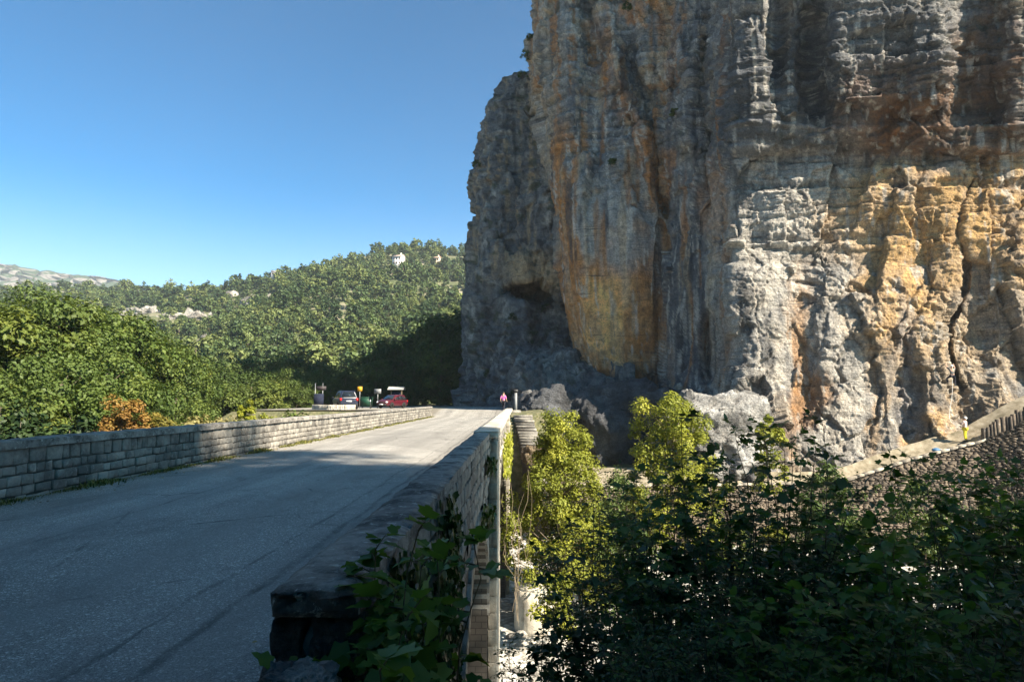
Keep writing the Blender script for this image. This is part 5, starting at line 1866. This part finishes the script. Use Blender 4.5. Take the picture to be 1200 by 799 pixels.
def person(label, loc, rz, top_m, leg_m, pose, head_cover=None, hair_m=None, shoe_m=None, h=1.72):
    """pose: dict of joints (x right, y forward, z up) for a 1.72 m figure"""
    J = dict(pel=(0, 0, .95), bel=(0, 0, 1.10), che=(0, .0, 1.30), nck=(0, 0, 1.46), hd0=(0, .01, 1.56), hd1=(0, .02, 1.66),
             shl=(-.17, 0, 1.41), shr=(.17, 0, 1.41), ell=(-.23, -.02, 1.14), elr=(.23, -.02, 1.14), wrl=(-.22, .06, .90), wrr=(.22, .06, .90), hal=(-.21, .09, .81), har=(.21, .09, .81),
             hil=(-.095, 0, .90), hir=(.095, 0, .90), knl=(-.10, .03, .50), knr=(.10, .03, .50), anl=(-.10, -.02, .09), anr=(.10, -.02, .09), tol=(-.11, .13, .04), tor=(.11, .13, .04))
    J.update(pose)
    nm = list(J); ix = {k: i for i, k in enumerate(nm)}
    t = thing("person", label, "person", loc, rz, scale=h / 1.72)
    rr = dict(pel=(.135, .10), bel=(.125, .095), che=(.145, .105), nck=.055, hd0=.085, hd1=.088, shl=.065, shr=.065, ell=.043, elr=.043, wrl=.028, wrr=.028, hal=.03, har=.03,
              hil=.085, hir=.085, knl=.056, knr=.056, anl=.038, anr=.038, tol=.035, tor=.035)
    Ed = [('pel', 'bel'), ('bel', 'che'), ('che', 'nck'), ('nck', 'hd0'), ('hd0', 'hd1'), ('che', 'shl'), ('che', 'shr'), ('shl', 'ell'), ('shr', 'elr'), ('ell', 'wrl'), ('elr', 'wrr'),
          ('wrl', 'hal'), ('wrr', 'har'), ('pel', 'hil'), ('pel', 'hir'), ('hil', 'knl'), ('hir', 'knr'), ('knl', 'anl'), ('knr', 'anr'), ('anl', 'tol'), ('anr', 'tor')]

    def sub(keys, edges, grow, name, m):
        kk = [k for k in nm if k in keys]
        id_ = {k: i for i, k in enumerate(kk)}
        rad = []
        for k in kk:
            r_ = rr[k]; r_ = r_ if hasattr(r_, '__len__') else (r_, r_)
            rad.append((r_[0] * grow, r_[1] * grow))
        return skinned(name, [J[k] for k in kk], [(id_[a], id_[b]) for a, b in edges if a in id_ and b in id_], rad, m, t)

    sub(nm, Ed, 1.0, "body", SKIN)
    sub(['pel', 'bel', 'che', 'shl', 'shr', 'ell', 'elr'], Ed, 1.16, "shirt", top_m)
    sub(['pel', 'hil', 'hir', 'knl', 'knr', 'anl', 'anr'], Ed, 1.18, "trousers", leg_m)
    for a, b in (('anl', 'tol'), ('anr', 'tor')):
        A, B = np.array(J[a]), np.array(J[b])
        mb = MB(); mb.tube([A + (B - A) * -.35 - (0, 0, .03), A * .5 + B * .5 - (0, 0, .025), B + (B - A) * .25 - (0, 0, .01)], [.046, .05, .036], 8)
        mb.build("shoe", shoe_m or TRIM, t, True)
    A, B = np.array(J['hd0']), np.array(J['hd1'])
    up = (B - A) / np.linalg.norm(B - A)
    fw = np.array([0, 1.0, 0]); fw = fw - up * (fw @ up); fw /= np.linalg.norm(fw); rt = np.cross(fw, up)
    c = (A + B) / 2
    bm = bmesh.new(); bmesh.ops.create_uvsphere(bm, u_segments=18, v_segments=12, radius=1)
    M = Matrix(np.c_[np.vstack([np.c_[rt * .103, fw * .122, up * .12], [0, 0, 0]]), [*(c + up * .045 - fw * .012), 1]])
    kill = [v for v in bm.verts if v.co.z < -.15 - .55 * max(-v.co.y, 0) + .55 * max(v.co.y, 0)]
    bmesh.ops.delete(bm, geom=kill, context='VERTS')
    mb = MB(); mb.bm(bm, M); mb.build("helmet" if head_cover else "hair", head_cover or hair_m, t, True)
    for s in (-1, 1):                                  # face: eyes, nose, mouth, ears
        mb = MB(); e = c + fw * .088 + rt * s * .032 + up * .0
        mb.tube([e - rt * .012, e + rt * .012], .009, 6); mb.build("eye", TRIM, t)
        mb = MB(); e = c + rt * s * .092 - up * .01; mb.tube([e - up * .03, e + up * .03], [.012, .016], 6); mb.build("ear", SKIN, t)
    mb = MB(); mb.tube([c + fw * .088 + up * .005, c + fw * .115 - up * .035], [.010, .016], 6); mb.build("nose", SKIN, t)
    mb = MB(); mb.tube([c + fw * .088 - up * .062 - rt * .022, c + fw * .088 - up * .062 + rt * .022], .006, 6); mb.build("mouth", plain("lips", (.40, .16, .13), .5), t)
    for k, w_ in (('hal', 'wrl'), ('har', 'wrr')):     # fingers
        Hn, Wr = np.array(J[k]), np.array(J[w_]); d = (Hn - Wr) / np.linalg.norm(Hn - Wr)
        sd = np.cross(d, [0, 1, 0] if abs(d[1]) < .8 else [1, 0, 0]); sd /= np.linalg.norm(sd); cu = np.cross(sd, d)
        for f in range(4):
            b = Hn + sd * (f - 1.5) * .018; l = (.065, .075, .07, .055)[f]
            mb = MB(); mb.tube([b - d * .02, b + d * l * .5, b + d * l * .85 + cu * .02, b + d * l + cu * .04], [.010, .009, .008, .006], 6); mb.build("finger", SKIN, t, True)
        mb = MB(); b = Wr * .5 + Hn * .5 + sd * .025; mb.tube([b, b + sd * .03 + d * .03, b + sd * .03 + d * .06], [.011, .010, .007], 6); mb.build("thumb", SKIN, t, True)
    return t


PINK = plain("pink_cloth", (.62, .16, .42), .85); NAVY = plain("dark_cloth", (.018, .018, .028), .85)
YEL = plain("yellow_cloth", (.62, .52, .03), .8); WHT = plain("white_plastic", (.74, .74, .72), .35); REDW = plain("white_red_cloth", (.62, .48, .44), .8)
HAIR = plain("dark_hair", (.025, .018, .014), .6)
person("walker in a pink top and dark trousers heading away past the end of the bridge", gp(590, 58.5, .62), R(-25), PINK, NAVY,
       dict(knl=(-.10, .12, .52), anl=(-.10, .16, .10), tol=(-.11, .31, .07), knr=(.10, -.02, .50), anr=(.10, -.22, .13), tor=(.11, -.08, .04), ell=(-.24, -.10, 1.16), elr=(.24, .06, 1.15), wrl=(-.24, -.06, .93), wrr=(.22, .20, .96),
            hal=(-.23, -.02, .85), har=(.21, .27, .90)), hair_m=HAIR, shoe_m=PLATE, h=1.66)
bx, by = 32.05, 48.3
# belayer stands on the path, looking up at the climber
g = at(1132, 520, 49.4); bx, by = g[0], g[1]
bz = float(wall_top(bx)) + .12
bel = person("belayer in white helmet and yellow trousers on the path holding the rope", (bx, by, bz), R(35), REDW, YEL,
             dict(ell=(-.24, .12, 1.20), wrl=(-.12, .30, 1.30), hal=(-.10, .36, 1.36), elr=(.24, .04, 1.16), wrr=(.14, .24, 1.02), har=(.11, .32, 1.02), hd0=(0, -.01, 1.56), hd1=(0, -.035, 1.655)), head_cover=WHT)
cp = rock_pt(CLIFF_P, 1116, 436, .95)
clb = person("climber in dark clothes and pale helmet high on the rock below the long crack", (cp[0] - .1, cp[1] - .25, cp[2] - 1.1), R(-10), plain("grey_cloth", (.10, .10, .10), .85), NAVY,
             dict(shl=(-.17, .03, 1.42), shr=(.17, .03, 1.42), ell=(-.30, .16, 1.58), elr=(.28, .18, 1.50), wrl=(-.28, .24, 1.80), wrr=(.26, .27, 1.72), hal=(-.27, .27, 1.88), har=(.25, .30, 1.80),
                  knl=(-.30, .26, .72), anl=(-.26, .16, .36), tol=(-.28, .29, .33), knr=(.26, .22, .60), anr=(.22, .14, .22), tor=(.24, .27, .18)), head_cover=WHT, h=1.68)
hb = np.array([bx - .08, by + .3, bz + 1.05]); hc = np.array([cp[0] - .1, cp[1] - .2, cp[2] - .15])
t = np.linspace(0, 1, 24)[:, None]
mid = hb * (1 - t) + hc * t; mid[:, 0] -= 1.1 * np.sin(t[:, 0] * PI) * (1 - t[:, 0]) ; mid[:, 2] -= .9 * np.sin(t[:, 0] * PI)
mb = MB(); mb.tube(mid, .016, 5)
tag(mb.build("climbing_rope", plain("rope_white", (.62, .60, .55), .8)), "thin pale rope curving from the belayer up to the climber", "rope")
rp = thing("rope_bag", "blue gear bag with white rope on the path left of the belayer", "bag", tuple(at_z(1096, 527, -2.0)))
g = at(1096, 527, 49.4); rp.location = (g[0], g[1] - .1, float(wall_top(g[0])) + .05)
bm = bmesh.new(); bmesh.ops.create_icosphere(bm, subdivisions=3, radius=1)
for v in bm.verts:
    v.co.z = max(v.co.z, -.4); v.co = Vector((v.co.x * .30, v.co.y * .2, (v.co.z + .4) * .17)) * (1 + .12 * perlin(np.array([[v.co.x * 2, v.co.y * 2, v.co.z * 2]]))[0])
mb = MB(); mb.bm(bm); mb.build("sack", plain("blue_nylon", (.04, .12, .24), .6), rp, True)
mb = MB()
for k in range(4): mb.tube([(.35 + .16 * math.cos(a + k) * (1 + .1 * k), .16 * math.sin(a + k), .05 + .03 * k + .02 * math.sin(3 * a)) for a in np.linspace(0, 6.28, 20)], .014, 5)
mb.build("rope_coil", WHT, rp)

# ------------------------------------------------------------------ houses on the hill
def house(label, px, py, wpx, seed, wall_c, roof_c, storeys, rz):
    ts = np.linspace(0, 1, 400)
    p = hill_pt(np.full(400, float(px)), ts); p[:, 2] += hill_n(p)
    pys = 468 - (p[:, 2] - 1.67) / p[:, 1] * 800
    q = p[int(np.argmin(np.abs(pys - py)))]
    w = wpx / 800 * q[1]; d = w * .8; h = 3.0 * storeys
    t = thing("house", label, "house", (q[0], q[1] - 3, q[2] + 1.5), R(rz))
    wm = plain("house_wall_%d" % seed, wall_c, .9); rm = plain("house_roof_%d" % seed, roof_c, .9)
    mb = MB(); mb.box((-w / 2, -d / 2, -4), (w / 2, d / 2, h))
    mb.add([(-w / 2, -d / 2, h), (w / 2, -d / 2, h), (-w / 2, d / 2, h), (w / 2, d / 2, h), (-w / 2, 0, h + d * .26), (w / 2, 0, h + d * .26)], (), [(0, 2, 4), (1, 5, 3)])
    mb.build("wall", wm, t)
    mb = MB()
    for s in (1, -1):
        V = [(-w / 2 - .4, 0, h + d * .26 + .12), (w / 2 + .4, 0, h + d * .26 + .12), (w / 2 + .4, s * (d / 2 + .5), h - .1), (-w / 2 - .4, s * (d / 2 + .5), h - .1)]
        V += [(x, y, z + .2) for x, y, z in V]
        mb.add(V, [(0, 1, 2, 3), (4, 7, 6, 5), (0, 4, 5, 1), (1, 5, 6, 2), (2, 6, 7, 3), (3, 7, 4, 0)])
    rf = mb.build("roof", rm, t)
    mb = MB(); mb.box((w * .2, -.4, h), (w * .2 + .8, .4, h + d * .26 + 1.3)); mb.build("chimney", wm, rf)
    for f in range(storeys):
        for x in (-w * .3, 0, w * .3):
            mb = MB(); mb.box((x - .55, -d / 2 - .04, 3 * f + .9), (x + .55, -d / 2 - .004, 3 * f + 2.3)); fr = mb.build("window", plain("window_frame", (.30, .20, .12), .7), t)
            mb = MB(); mb.box((x - .45, -d / 2 - .06, 3 * f + 1.0), (x + .45, -d / 2 - .042, 3 * f + 2.2)); mb.build("pane", GLASS, fr)
    return t


house("white two storey house among trees below the ridge, the most visible house", 466, 313, 12, 1, (.72, .66, .62), (.34, .26, .22), 2, -18)
house("small grey house on the skyline at the left end of the ridge", 321, 325, 10, 2, (.42, .42, .43), (.30, .29, .30), 1, 12)
house("pinkish house half hidden by trees to the right of the white house", 511, 309, 8, 3, (.60, .46, .38), (.40, .26, .18), 1, -10)
# ------------------------------------------------------------------ weeds at the foot of the left parapet
rg = np.random.RandomState(8)
n_b = 15000
Y = 5 + 60 * rg.rand(n_b) ** 1.5
clump = np.clip(perlin(np.c_[Y / 1.4, np.zeros(n_b), np.zeros(n_b)]) + .55, 0.05, 1.2)
X = XL + .04 + np.abs(rg.normal(0, .13, n_b)) * (.5 + clump)
hh = rg.uniform(.05, .17, n_b) * clump
ang = rg.rand(n_b) * 2 * PI
bw = .004 + .00045 * Y
dx, dy = np.cos(ang), np.sin(ang)
ln = rg.uniform(.2, .9, n_b)
V = np.stack([np.stack([X - dy * bw, Y + dx * bw, np.full(n_b, .02)], 1), np.stack([X + dy * bw, Y - dx * bw, np.full(n_b, .02)], 1),
              np.stack([X + dx * hh * ln * .5 + dy * bw * .7, Y + dy * hh * ln * .5 - dx * bw * .7, hh * .7], 1), np.stack([X + dx * hh * ln, Y + dy * hh * ln, hh], 1)], 1).reshape(-1, 3)
i = np.arange(n_b)[:, None] * 4
me = np_mesh("grass", V, [np.concatenate([i + np.array([[0, 1, 2]]), i + np.array([[0, 2, 3]])])], {'tint': np.repeat(np.clip(rg.normal(.5, .25, n_b), 0, 1), 4)})
tag(obj("grass", me, leaf_mat("verge_grass", (.05, .065, .015), (.12, .125, .03), (.28, .25, .08), .25, 0)), "strip of weeds and grass along the foot of the left parapet", "grass", kind='stuff')

# ------------------------------------------------------------------ leafy undergrowth in the foreground
LOBED = np.array([(0, 0), (.16, -.02), (.44, .02), (.40, .26), (.52, .44), (.33, .56), (.20, .62), (.17, .84), (0, 1.06)])
HAZEL = np.array([(0, 0), (.20, .03), (.38, .20), (.43, .44), (.36, .66), (.20, .84), (.07, .95), (0, 1.08)])
OVAL = np.array([(0, 0), (.14, .12), (.24, .36), (.24, .58), (.15, .82), (0, 1.0)])


def leaf_set(outline, C, D, Nn, size, rg, fold=.22, droop=.25):
    """leaves with a real outline, folded along the midrib; D points to the tip"""
    o = outline
    m = len(o)
    right = o[1:-1]; k = len(right)
    midn = 3
    loc = []                                   # tip/base + right edge + left edge + midrib
    mid = np.stack([np.zeros(midn), np.linspace(o[0, 1], o[-1, 1], midn + 2)[1:-1]], 1)
    pts = np.concatenate([o[:1], o[-1:], right, right * [-1, 1], mid])
    z = fold * np.abs(pts[:, 0]) - droop * pts[:, 1] ** 2 * .5
    D = D / (np.linalg.norm(D, axis=1, keepdims=True) + 1e-9)
    S = np.cross(D, Nn); S /= np.linalg.norm(S, axis=1, keepdims=True) + 1e-9
    U = np.cross(S, D)
    s = (size * rg.uniform(.55, 1.25, len(C)))
    curl = rg.uniform(.3, 1.8, len(C))
    L = (pts[None, :, 0, None] * S[:, None] + pts[None, :, 1, None] * D[:, None] + (z[None, :, None] * curl[:, None, None]) * U[:, None]) * s[:, None, None] + C[:, None]
    n_p = len(pts)
    mids = [0] + [2 + 2 * k + j for j in range(midn)] + [1]
    my = [pts[j, 1] for j in mids]
    tri = []
    for side in (0, 1):
        e = [0] + [2 + side * k + j for j in range(k)] + [1]
        a, b = 0, 0
        while a < len(e) - 1 or b < len(mids) - 1:
            if b == len(mids) - 1 or (a < len(e) - 1 and a / (len(e) - 1) <= b / (len(mids) - 1)):
                t = (e[a], e[a + 1], mids[b]); a += 1
            else:
                t = (e[a], mids[b + 1], mids[b]); b += 1
            if len(set(t)) == 3: tri.append(t if side == 0 else t[::-1])
    T = np.array(tri)[None] + (np.arange(len(C)) * n_p)[:, None, None]
    return L.reshape(-1, 3), T.reshape(-1, 3), n_p


LEAF_N1 = leaf_mat("thicket_leaves", (.030, .062, .014), (.060, .120, .025), (.11, .18, .036), .40, .3, .42, (.10, .12, .02))
LEAF_N2 = leaf_mat("hazel_leaves", (.042, .095, .020), (.088, .170, .034), (.15, .24, .045), .45, .3, .45, (.20, .16, .025))
LEAF_N3 = leaf_mat("small_dark_leaves", (.018, .038, .012), (.036, .068, .020), (.06, .10, .03), .30, .3, .40)
LEAF_IVY = leaf_mat("ivy_leaves", (.012, .035, .010), (.028, .065, .016), (.06, .11, .025), .25, .2, .35)


def shrub_parts(seed, n_stem, h, spread, outline, leaf, n_twig, m, tw_len=.45, lean=0.0, per=7, stem_r=.012, bare=.12, up=.5):
    rg = np.random.RandomState(seed)
    wood = MB(); C, D, N_, T = [], [], [], []
    for s in range(n_stem):
        a = rg.rand() * 2 * PI; r_ = spread * math.sqrt(rg.rand())
        hh = h * rg.uniform(.6, 1.12)
        t = np.linspace(0, 1, 10)
        bend = np.array([math.cos(a), math.sin(a)]) * r_
        wob = np.cumsum(rg.normal(0, .022, (10, 2)), 0)
        S = np.stack([bend[0] * t ** 1.4 + wob[:, 0] + lean * t * t, bend[1] * t ** 1.4 + wob[:, 1], hh * t - .12 * r_ * t * t], 1)
        S[:, :2] += rg.normal(0, .06 + spread * .08, 2)
        wood.tube(S, np.linspace(stem_r * rg.uniform(.7, 1.3), .0022, 10), 5, cap=False)
        for k in range(n_twig):
            f = rg.uniform(bare, 1.0) if k else 1.0
            p = np.array([np.interp(f, t, S[:, j]) for j in range(3)])
            az = rg.rand() * 2 * PI
            d = np.array([math.cos(az), math.sin(az), rg.uniform(.0, 1.0) * up + (.9 if k == 0 else 0)]); d /= np.linalg.norm(d)
            L = tw_len * rg.uniform(.5, 1.2) * (1.15 - .6 * f)
            tt = np.linspace(0, 1, 5)[:, None]
            Q = p + d * L * tt + np.array([0, 0, -.12 * L]) * tt ** 2
            wood.tube(Q, np.linspace(.0042, .0014, 5), 4, cap=False)
            for j in range(per):
                u = (j + .8) / per
                b = p + d * L * u + np.array([0, 0, -.12 * L]) * u * u
                sd = np.cross(d, [0, 0, 1.0]); sd /= np.linalg.norm(sd) + 1e-9
                dirn = d * .55 + sd * (1 if j % 2 else -1) * .9 + rg.normal(0, .28, 3)
                if j == per - 1: dirn = d + rg.normal(0, .2, 3)
                dirn /= np.linalg.norm(dirn)
                C.append(b + dirn * leaf * .22); D.append(dirn + np.array([0, 0, -.18])); N_.append(np.array([0, 0, 1.0]) + rg.normal(0, .42, 3))
                wood.tube([b, b + dirn * leaf * .22], .0011, 3, cap=False)
                T.append(np.clip(rg.normal(.42, .17) + .18 * (f - .5), 0, 1) if rg.rand() > .02 else .99)
    V, F, n_p = leaf_set(outline, np.array(C), np.array(D), np.array(N_), leaf, rg)
    me = np_mesh("foliage", V, [F], {'tint': np.repeat(T, n_p)}, smooth=False)
    me.materials.append(m)
    return wood.mesh("stems", True), me


def shrub(label, parts, loc, rz=0, s=1.0, group=None):
    t = thing("leafy_shrub", label, "shrub", loc, rz, group, s)
    obj("stems", parts[0], TWIG, t); obj("foliage", parts[1], None, t)
    return t


SPEC = dict(
    a=shrub_parts(201, 13, 2.5, .62, HAZEL, .085, 19, LEAF_N2, .42),
    b=shrub_parts(202, 16, 2.3, .70, LOBED, .07, 20, LEAF_N1, .40),
    c=shrub_parts(203, 16, 2.4, .75, OVAL, .062, 22, LEAF_N3, .42, per=9),
    d=shrub_parts(204, 12, 2.2, .65, LOBED, .088, 18, LEAF_N2, .42),
    e=shrub_parts(205, 18, 2.2, .8, OVAL, .05, 24, LEAF_N1, .40, per=10),
    f=shrub_parts(206, 4, 3.1, .16, LOBED, .10, 12, LEAF_N3, .30, per=6, bare=.3),
)


def fs(kind, px, Y, top, label=None, rz=None, group="undergrowth bushes in the shaded foreground"):
    """bush whose tip shows at (px, top)"""
    g = at(px, top, Y)
    z0 = ground_z(g[0], Y) - .1
    hgt = {'a': 2.6, 'b': 2.45, 'c': 2.5, 'd': 2.35, 'e': 2.3, 'f': 3.2}[kind]
    s = (g[2] - z0) / hgt
    if s > 1.15: z0 = g[2] - hgt * 1.15; s = 1.15
    if s < .55: s = .55; z0 = g[2] - hgt * .55
    gen = {'a': "broad rounded leaves", 'b': "lobed dark leaves", 'c': "small dark oval leaves", 'd': "large lobed leaves", 'e': "tiny oval leaves", 'f': "tall thin shoots"}[kind]
    shrub(label or "shaded bush with %s in the thick undergrowth at lower right" % gen, SPEC[kind], (g[0], Y, z0), random.uniform(0, 6.28) if rz is None else rz, s,
          (group + ", " + gen) if label is None else None)


random.seed(12)
for k, px, Y, top in [
    # back row, seen against the rock and the path
    ('c', 735, 9.0, 560), ('b', 790, 8.0, 548), ('c', 850, 8.5, 520), ('b', 905, 8.0, 508), ('e', 960, 8.5, 572), ('d', 1040, 8.0, 610), ('b', 1100, 8.0, 548), ('a', 1165, 8.0, 552), ('b', 1215, 7.6, 540),
    # middle row
    ('c', 712, 6.6, 668), ('e', 770, 6.2, 618), ('b', 820, 6.0, 590), ('c', 880, 6.0, 575), ('a', 950, 6.0, 618), ('d', 1010, 5.6, 630), ('a', 1085, 5.4, 590), ('b', 1140, 5.6, 590), ('d', 1195, 5.2, 580), ('c', 1235, 5.2, 560),
    # front row
    ('e', 840, 4.2, 690), ('a', 930, 4.0, 668), ('c', 800, 4.4, 735), ('d', 1030, 3.9, 640), ('a', 1110, 3.8, 648), ('e', 1000, 3.3, 730), ('c', 1180, 3.6, 660), ('b', 1080, 3.2, 735), ('c', 1190, 3.0, 735), ('e', 900, 3.3, 752),
    ('c', 850, 7.2, 640), ('c', 930, 7.2, 640), ('e', 1010, 7.0, 640), ('c', 1090, 7.0, 640), ('e', 1170, 6.6, 650), ('c', 800, 5.2, 690), ('c', 980, 4.8, 680), ('e', 1060, 4.6, 690), ('c', 1150, 4.4, 690), ('c', 870, 5.0, 690)]:
    fs(k, px, Y, top)
fs('f', 789, 6.2, 468, "tall thin leafy shoot standing up in front of the bright round topped tree")
fs('f', 976, 6.4, 472, "tall thin leafy shoot standing up against the pale rock right of the outcrop")
fs('f', 908, 6.6, 492, "leafy shoot rising left of the tall one against the cliff foot")
fs('f', 640, 5.0, 625, "sparse leafy shoot hanging over the bright pebbles near the bridge pier")
fs('f', 690, 5.6, 600, "slim yellowing shoot between the bridge side tree and the thicket")
fs('e', 615, 4.6, 775, "low straggling bush with tiny leaves beside the bridge pier")
fs('c', 735, 4.6, 762, "low dark bush in front of the pebbles at the left end of the thicket")

# big leaved plant beside the near parapet
for k, (px, Y, top, sd, h, lab) in enumerate([(462, 2.75, 640, 211, 1.2, "plant with big lobed leaves climbing over the edge of the near coping"), (420, 2.35, 742, 212, .8, "low plant with big lobed leaves at the foot of the parapet end"),
                                              (478, 2.3, 735, 213, .8, "broad leaved plant below the ivy at the bottom of the photo")]):
    pr_ = shrub_parts(sd, (5, 8, 7)[k], h, .17, LOBED, .10 if k != 0 else .075, 9, LEAF_N2, .18, per=5, stem_r=.005)
    g = at(px, top, Y)
    t = thing("leafy_plant", lab, "plant", (max(g[0], XRO + .06), Y, g[2] - h))
    obj("stems", pr_[0], TWIG, t); obj("foliage", pr_[1], None, t)


# ivy on the outer face of the bridge
def ivy(label, y0, y1, z0, z1, nlf, size, seed, x=XRO, mat=LEAF_IVY, thick=.06, name="ivy", cat="ivy"):
    rg = np.random.RandomState(seed)
    t = thing(name, label, cat, (x, (y0 + y1) / 2, z0))
    cx, cz = (y0 + y1) / 2, (z0 + z1) / 2
    C, N_, D = [], [], []
    while len(C) < nlf:
        y, z = rg.uniform(y0, y1), rg.uniform(z0, z1)
        u, v = (y - cx) / (y1 - y0) * 2, (z - cz) / (z1 - z0) * 2
        if abs(u) ** 2.2 + abs(v) ** 3 > 1 - .35 * rg.rand() + .5 * perlin(np.array([[y * 3, z * 2.2, seed]]))[0]: continue
        C.append((rg.uniform(.015, thick), y - cx, z - z0)); D.append((.25, rg.normal(0, .5), -1)); N_.append((1, rg.normal(0, .4), .5 + rg.normal(0, .3)))
    V, F, n_p = leaf_set(LOBED, np.array(C), np.array(D, float), np.array(N_, float), size, rg)
    me = np_mesh("leaves", V, [F], {'tint': np.repeat(np.clip(rg.normal(.5, .2, nlf), 0, 1), n_p)}); me.materials.append(mat)
    obj("leaves", me, None, t)
    mb = MB()
    for k in range(7):
        a = rg.uniform(y0, y1) - cx
        zz = np.linspace(0, (z1 - z0) * rg.uniform(.6, .95), 8)
        mb.tube(np.stack([np.full(8, .012), a * .6 + np.cumsum(rg.normal(0, .04, 8)), zz], 1), np.linspace(.009, .003, 8), 5)
    obj("stems", mb.mesh("stems", True), TWIG, t)
    return t


ivy("ivy hanging down the outer bridge wall below the near parapet", 4.2, 6.3, -1.6, .95, 1700, .075, 1, thick=.13)
ivy("leafy tuft of ivy creeping over the near corner of the coping", 2.9, 3.7, -.1, .98, 330, .075, 2, thick=.16)
ivy("small fern tuft growing from the wall just before the buttress", 12.4, 13.6, .28, .62, 90, .10, 3, thick=.2, name="wall_fern", cat="fern")
ivy("small fern tuft on the arch below the buttress top", 10.8, 12.2, -.45, -.05, 100, .10, 4, thick=.2, name="wall_fern", cat="fern")
ivy("yellowish weeds hanging from the sunlit parapet beyond the buttress", 22, 33, -1.2, .45, 420, .16, 5, x=XRO + .05, mat=LEAF_LIME, thick=.3, name="wall_weeds", cat="weeds")

# dry vines tangled beside the sunlit pier
t = thing("dry_vines", "tangle of dry pale vines hanging beside the bridge pier", "vines", (-.2, 24, -6))
rg = np.random.RandomState(71)
mb = MB()
for k in range(9):
    a = rg.uniform(0, 6.5); x = rg.uniform(-.15, .35)
    zz = np.linspace(rg.uniform(-.6, .3), rg.uniform(3.0, 5.2), 9)
    mb.tube(np.stack([x + np.cumsum(rg.normal(0, .11, 9)), a + np.cumsum(rg.normal(0, .12, 9)), zz], 1), rg.uniform(.005, .010), 4, cap=False)
obj("stems", mb.mesh("stems", True), plain("dry_vine", (.22, .175, .12), .9), t)

# loose stones
rg = np.random.RandomState(15)
bm = bmesh.new(); bmesh.ops.create_icosphere(bm, subdivisions=2, radius=1); SV = np.array([v.co for v in bm.verts]); SF = np.array([[v.index for v in f.verts] for f in bm.faces]); bm.free()
mb = MB(); cols = []
for k in range(900):
    x, y = rg.uniform(-.5, 16), rg.uniform(16, 37)
    z = ground_z(x, y)
    if z > -6.6: continue
    s = .06 + .22 * rg.rand() ** 3
    V = SV * (1 + .22 * facets(SV * 1.1 + k)[0])[:, None] * np.array([s * rg.uniform(.8, 1.5), s * rg.uniform(.8, 1.3), s * .6])
    mb.add(V + np.array([x, y, z + s * .3]), (), SF); cols.append(np.tile(np.array([.50, .48, .44]) * rg.uniform(.6, 1.2), (len(SV), 1)))
me = mb.mesh("river_stones", attrs={'rock_col': np.concatenate(cols)})
tag(obj("river_stones", me, ROCK), "pale rounded stones strewn over the river bed", "stones", kind='stuff')
boulder("stone", "pale flat stone at the foot of the parapet end at the bottom of the photo", tuple(at(365, 798, 2.35)), (.09, .10, .05), 91, "stone", sub=4, base=(.42, .42, .42))
boulder("stone", "dark rough stone at the bottom corner of the parapet end", tuple(at(330, 806, 2.38)), (.07, .08, .07), 92, "stone", sub=4, base=(.16, .16, .17))

# dry leaves blown along the road edges
rg = np.random.RandomState(88)
nl = 420
side_ = rg.rand(nl) < .45
X = np.where(side_, XL + .15 + np.abs(rg.normal(0, .45, nl)), XRI - .06 - np.abs(rg.normal(0, .35, nl)))
Y = 2.5 + 30 * rg.rand(nl) ** 1.6
C = np.stack([X, Y, .085 + .05 * (np.cos((X + 4.6) / 3.8 * 1.4) - 1) + rg.uniform(-.012, .006, nl)], 1)
a_ = rg.rand(nl) * 6.283
V, F, n_p = leaf_set(OVAL, C, np.stack([np.cos(a_), np.sin(a_), rg.normal(0, .15, nl)], 1), np.stack([rg.normal(0, .25, nl), rg.normal(0, .25, nl), np.ones(nl)], 1), .055, rg)
me = np_mesh("fallen_leaves", V, [F], {'tint': np.repeat(rg.rand(nl), n_p)})
tag(obj("fallen_leaves", me, leaf_mat("dry_leaf", (.12, .07, .03), (.22, .14, .06), (.34, .25, .11), .1, 0)), "dry leaves scattered along both edges of the bridge road", "fallen leaves", kind='stuff')
# ------------------------------------------------------------------ the air of the valley
mb = MB(); mb.box((-1500, -170, -24), (1500, 1800, 345))
n = NT("valley_air")
n.n.remove(n.b)
pv = n.new('ShaderNodeVolumePrincipled')
pv.inputs['Color'].default_value = (.88, .94, 1.0, 1)
pv.inputs['Density'].default_value = .00022
pv.inputs['Anisotropy'].default_value = .2
n.l.new(pv.outputs[0], n.out.inputs['Volume'])
hz_o = mb.build("haze", n.m)
tag(hz_o, kind='stuff', label="thin blue haze filling the valley air")
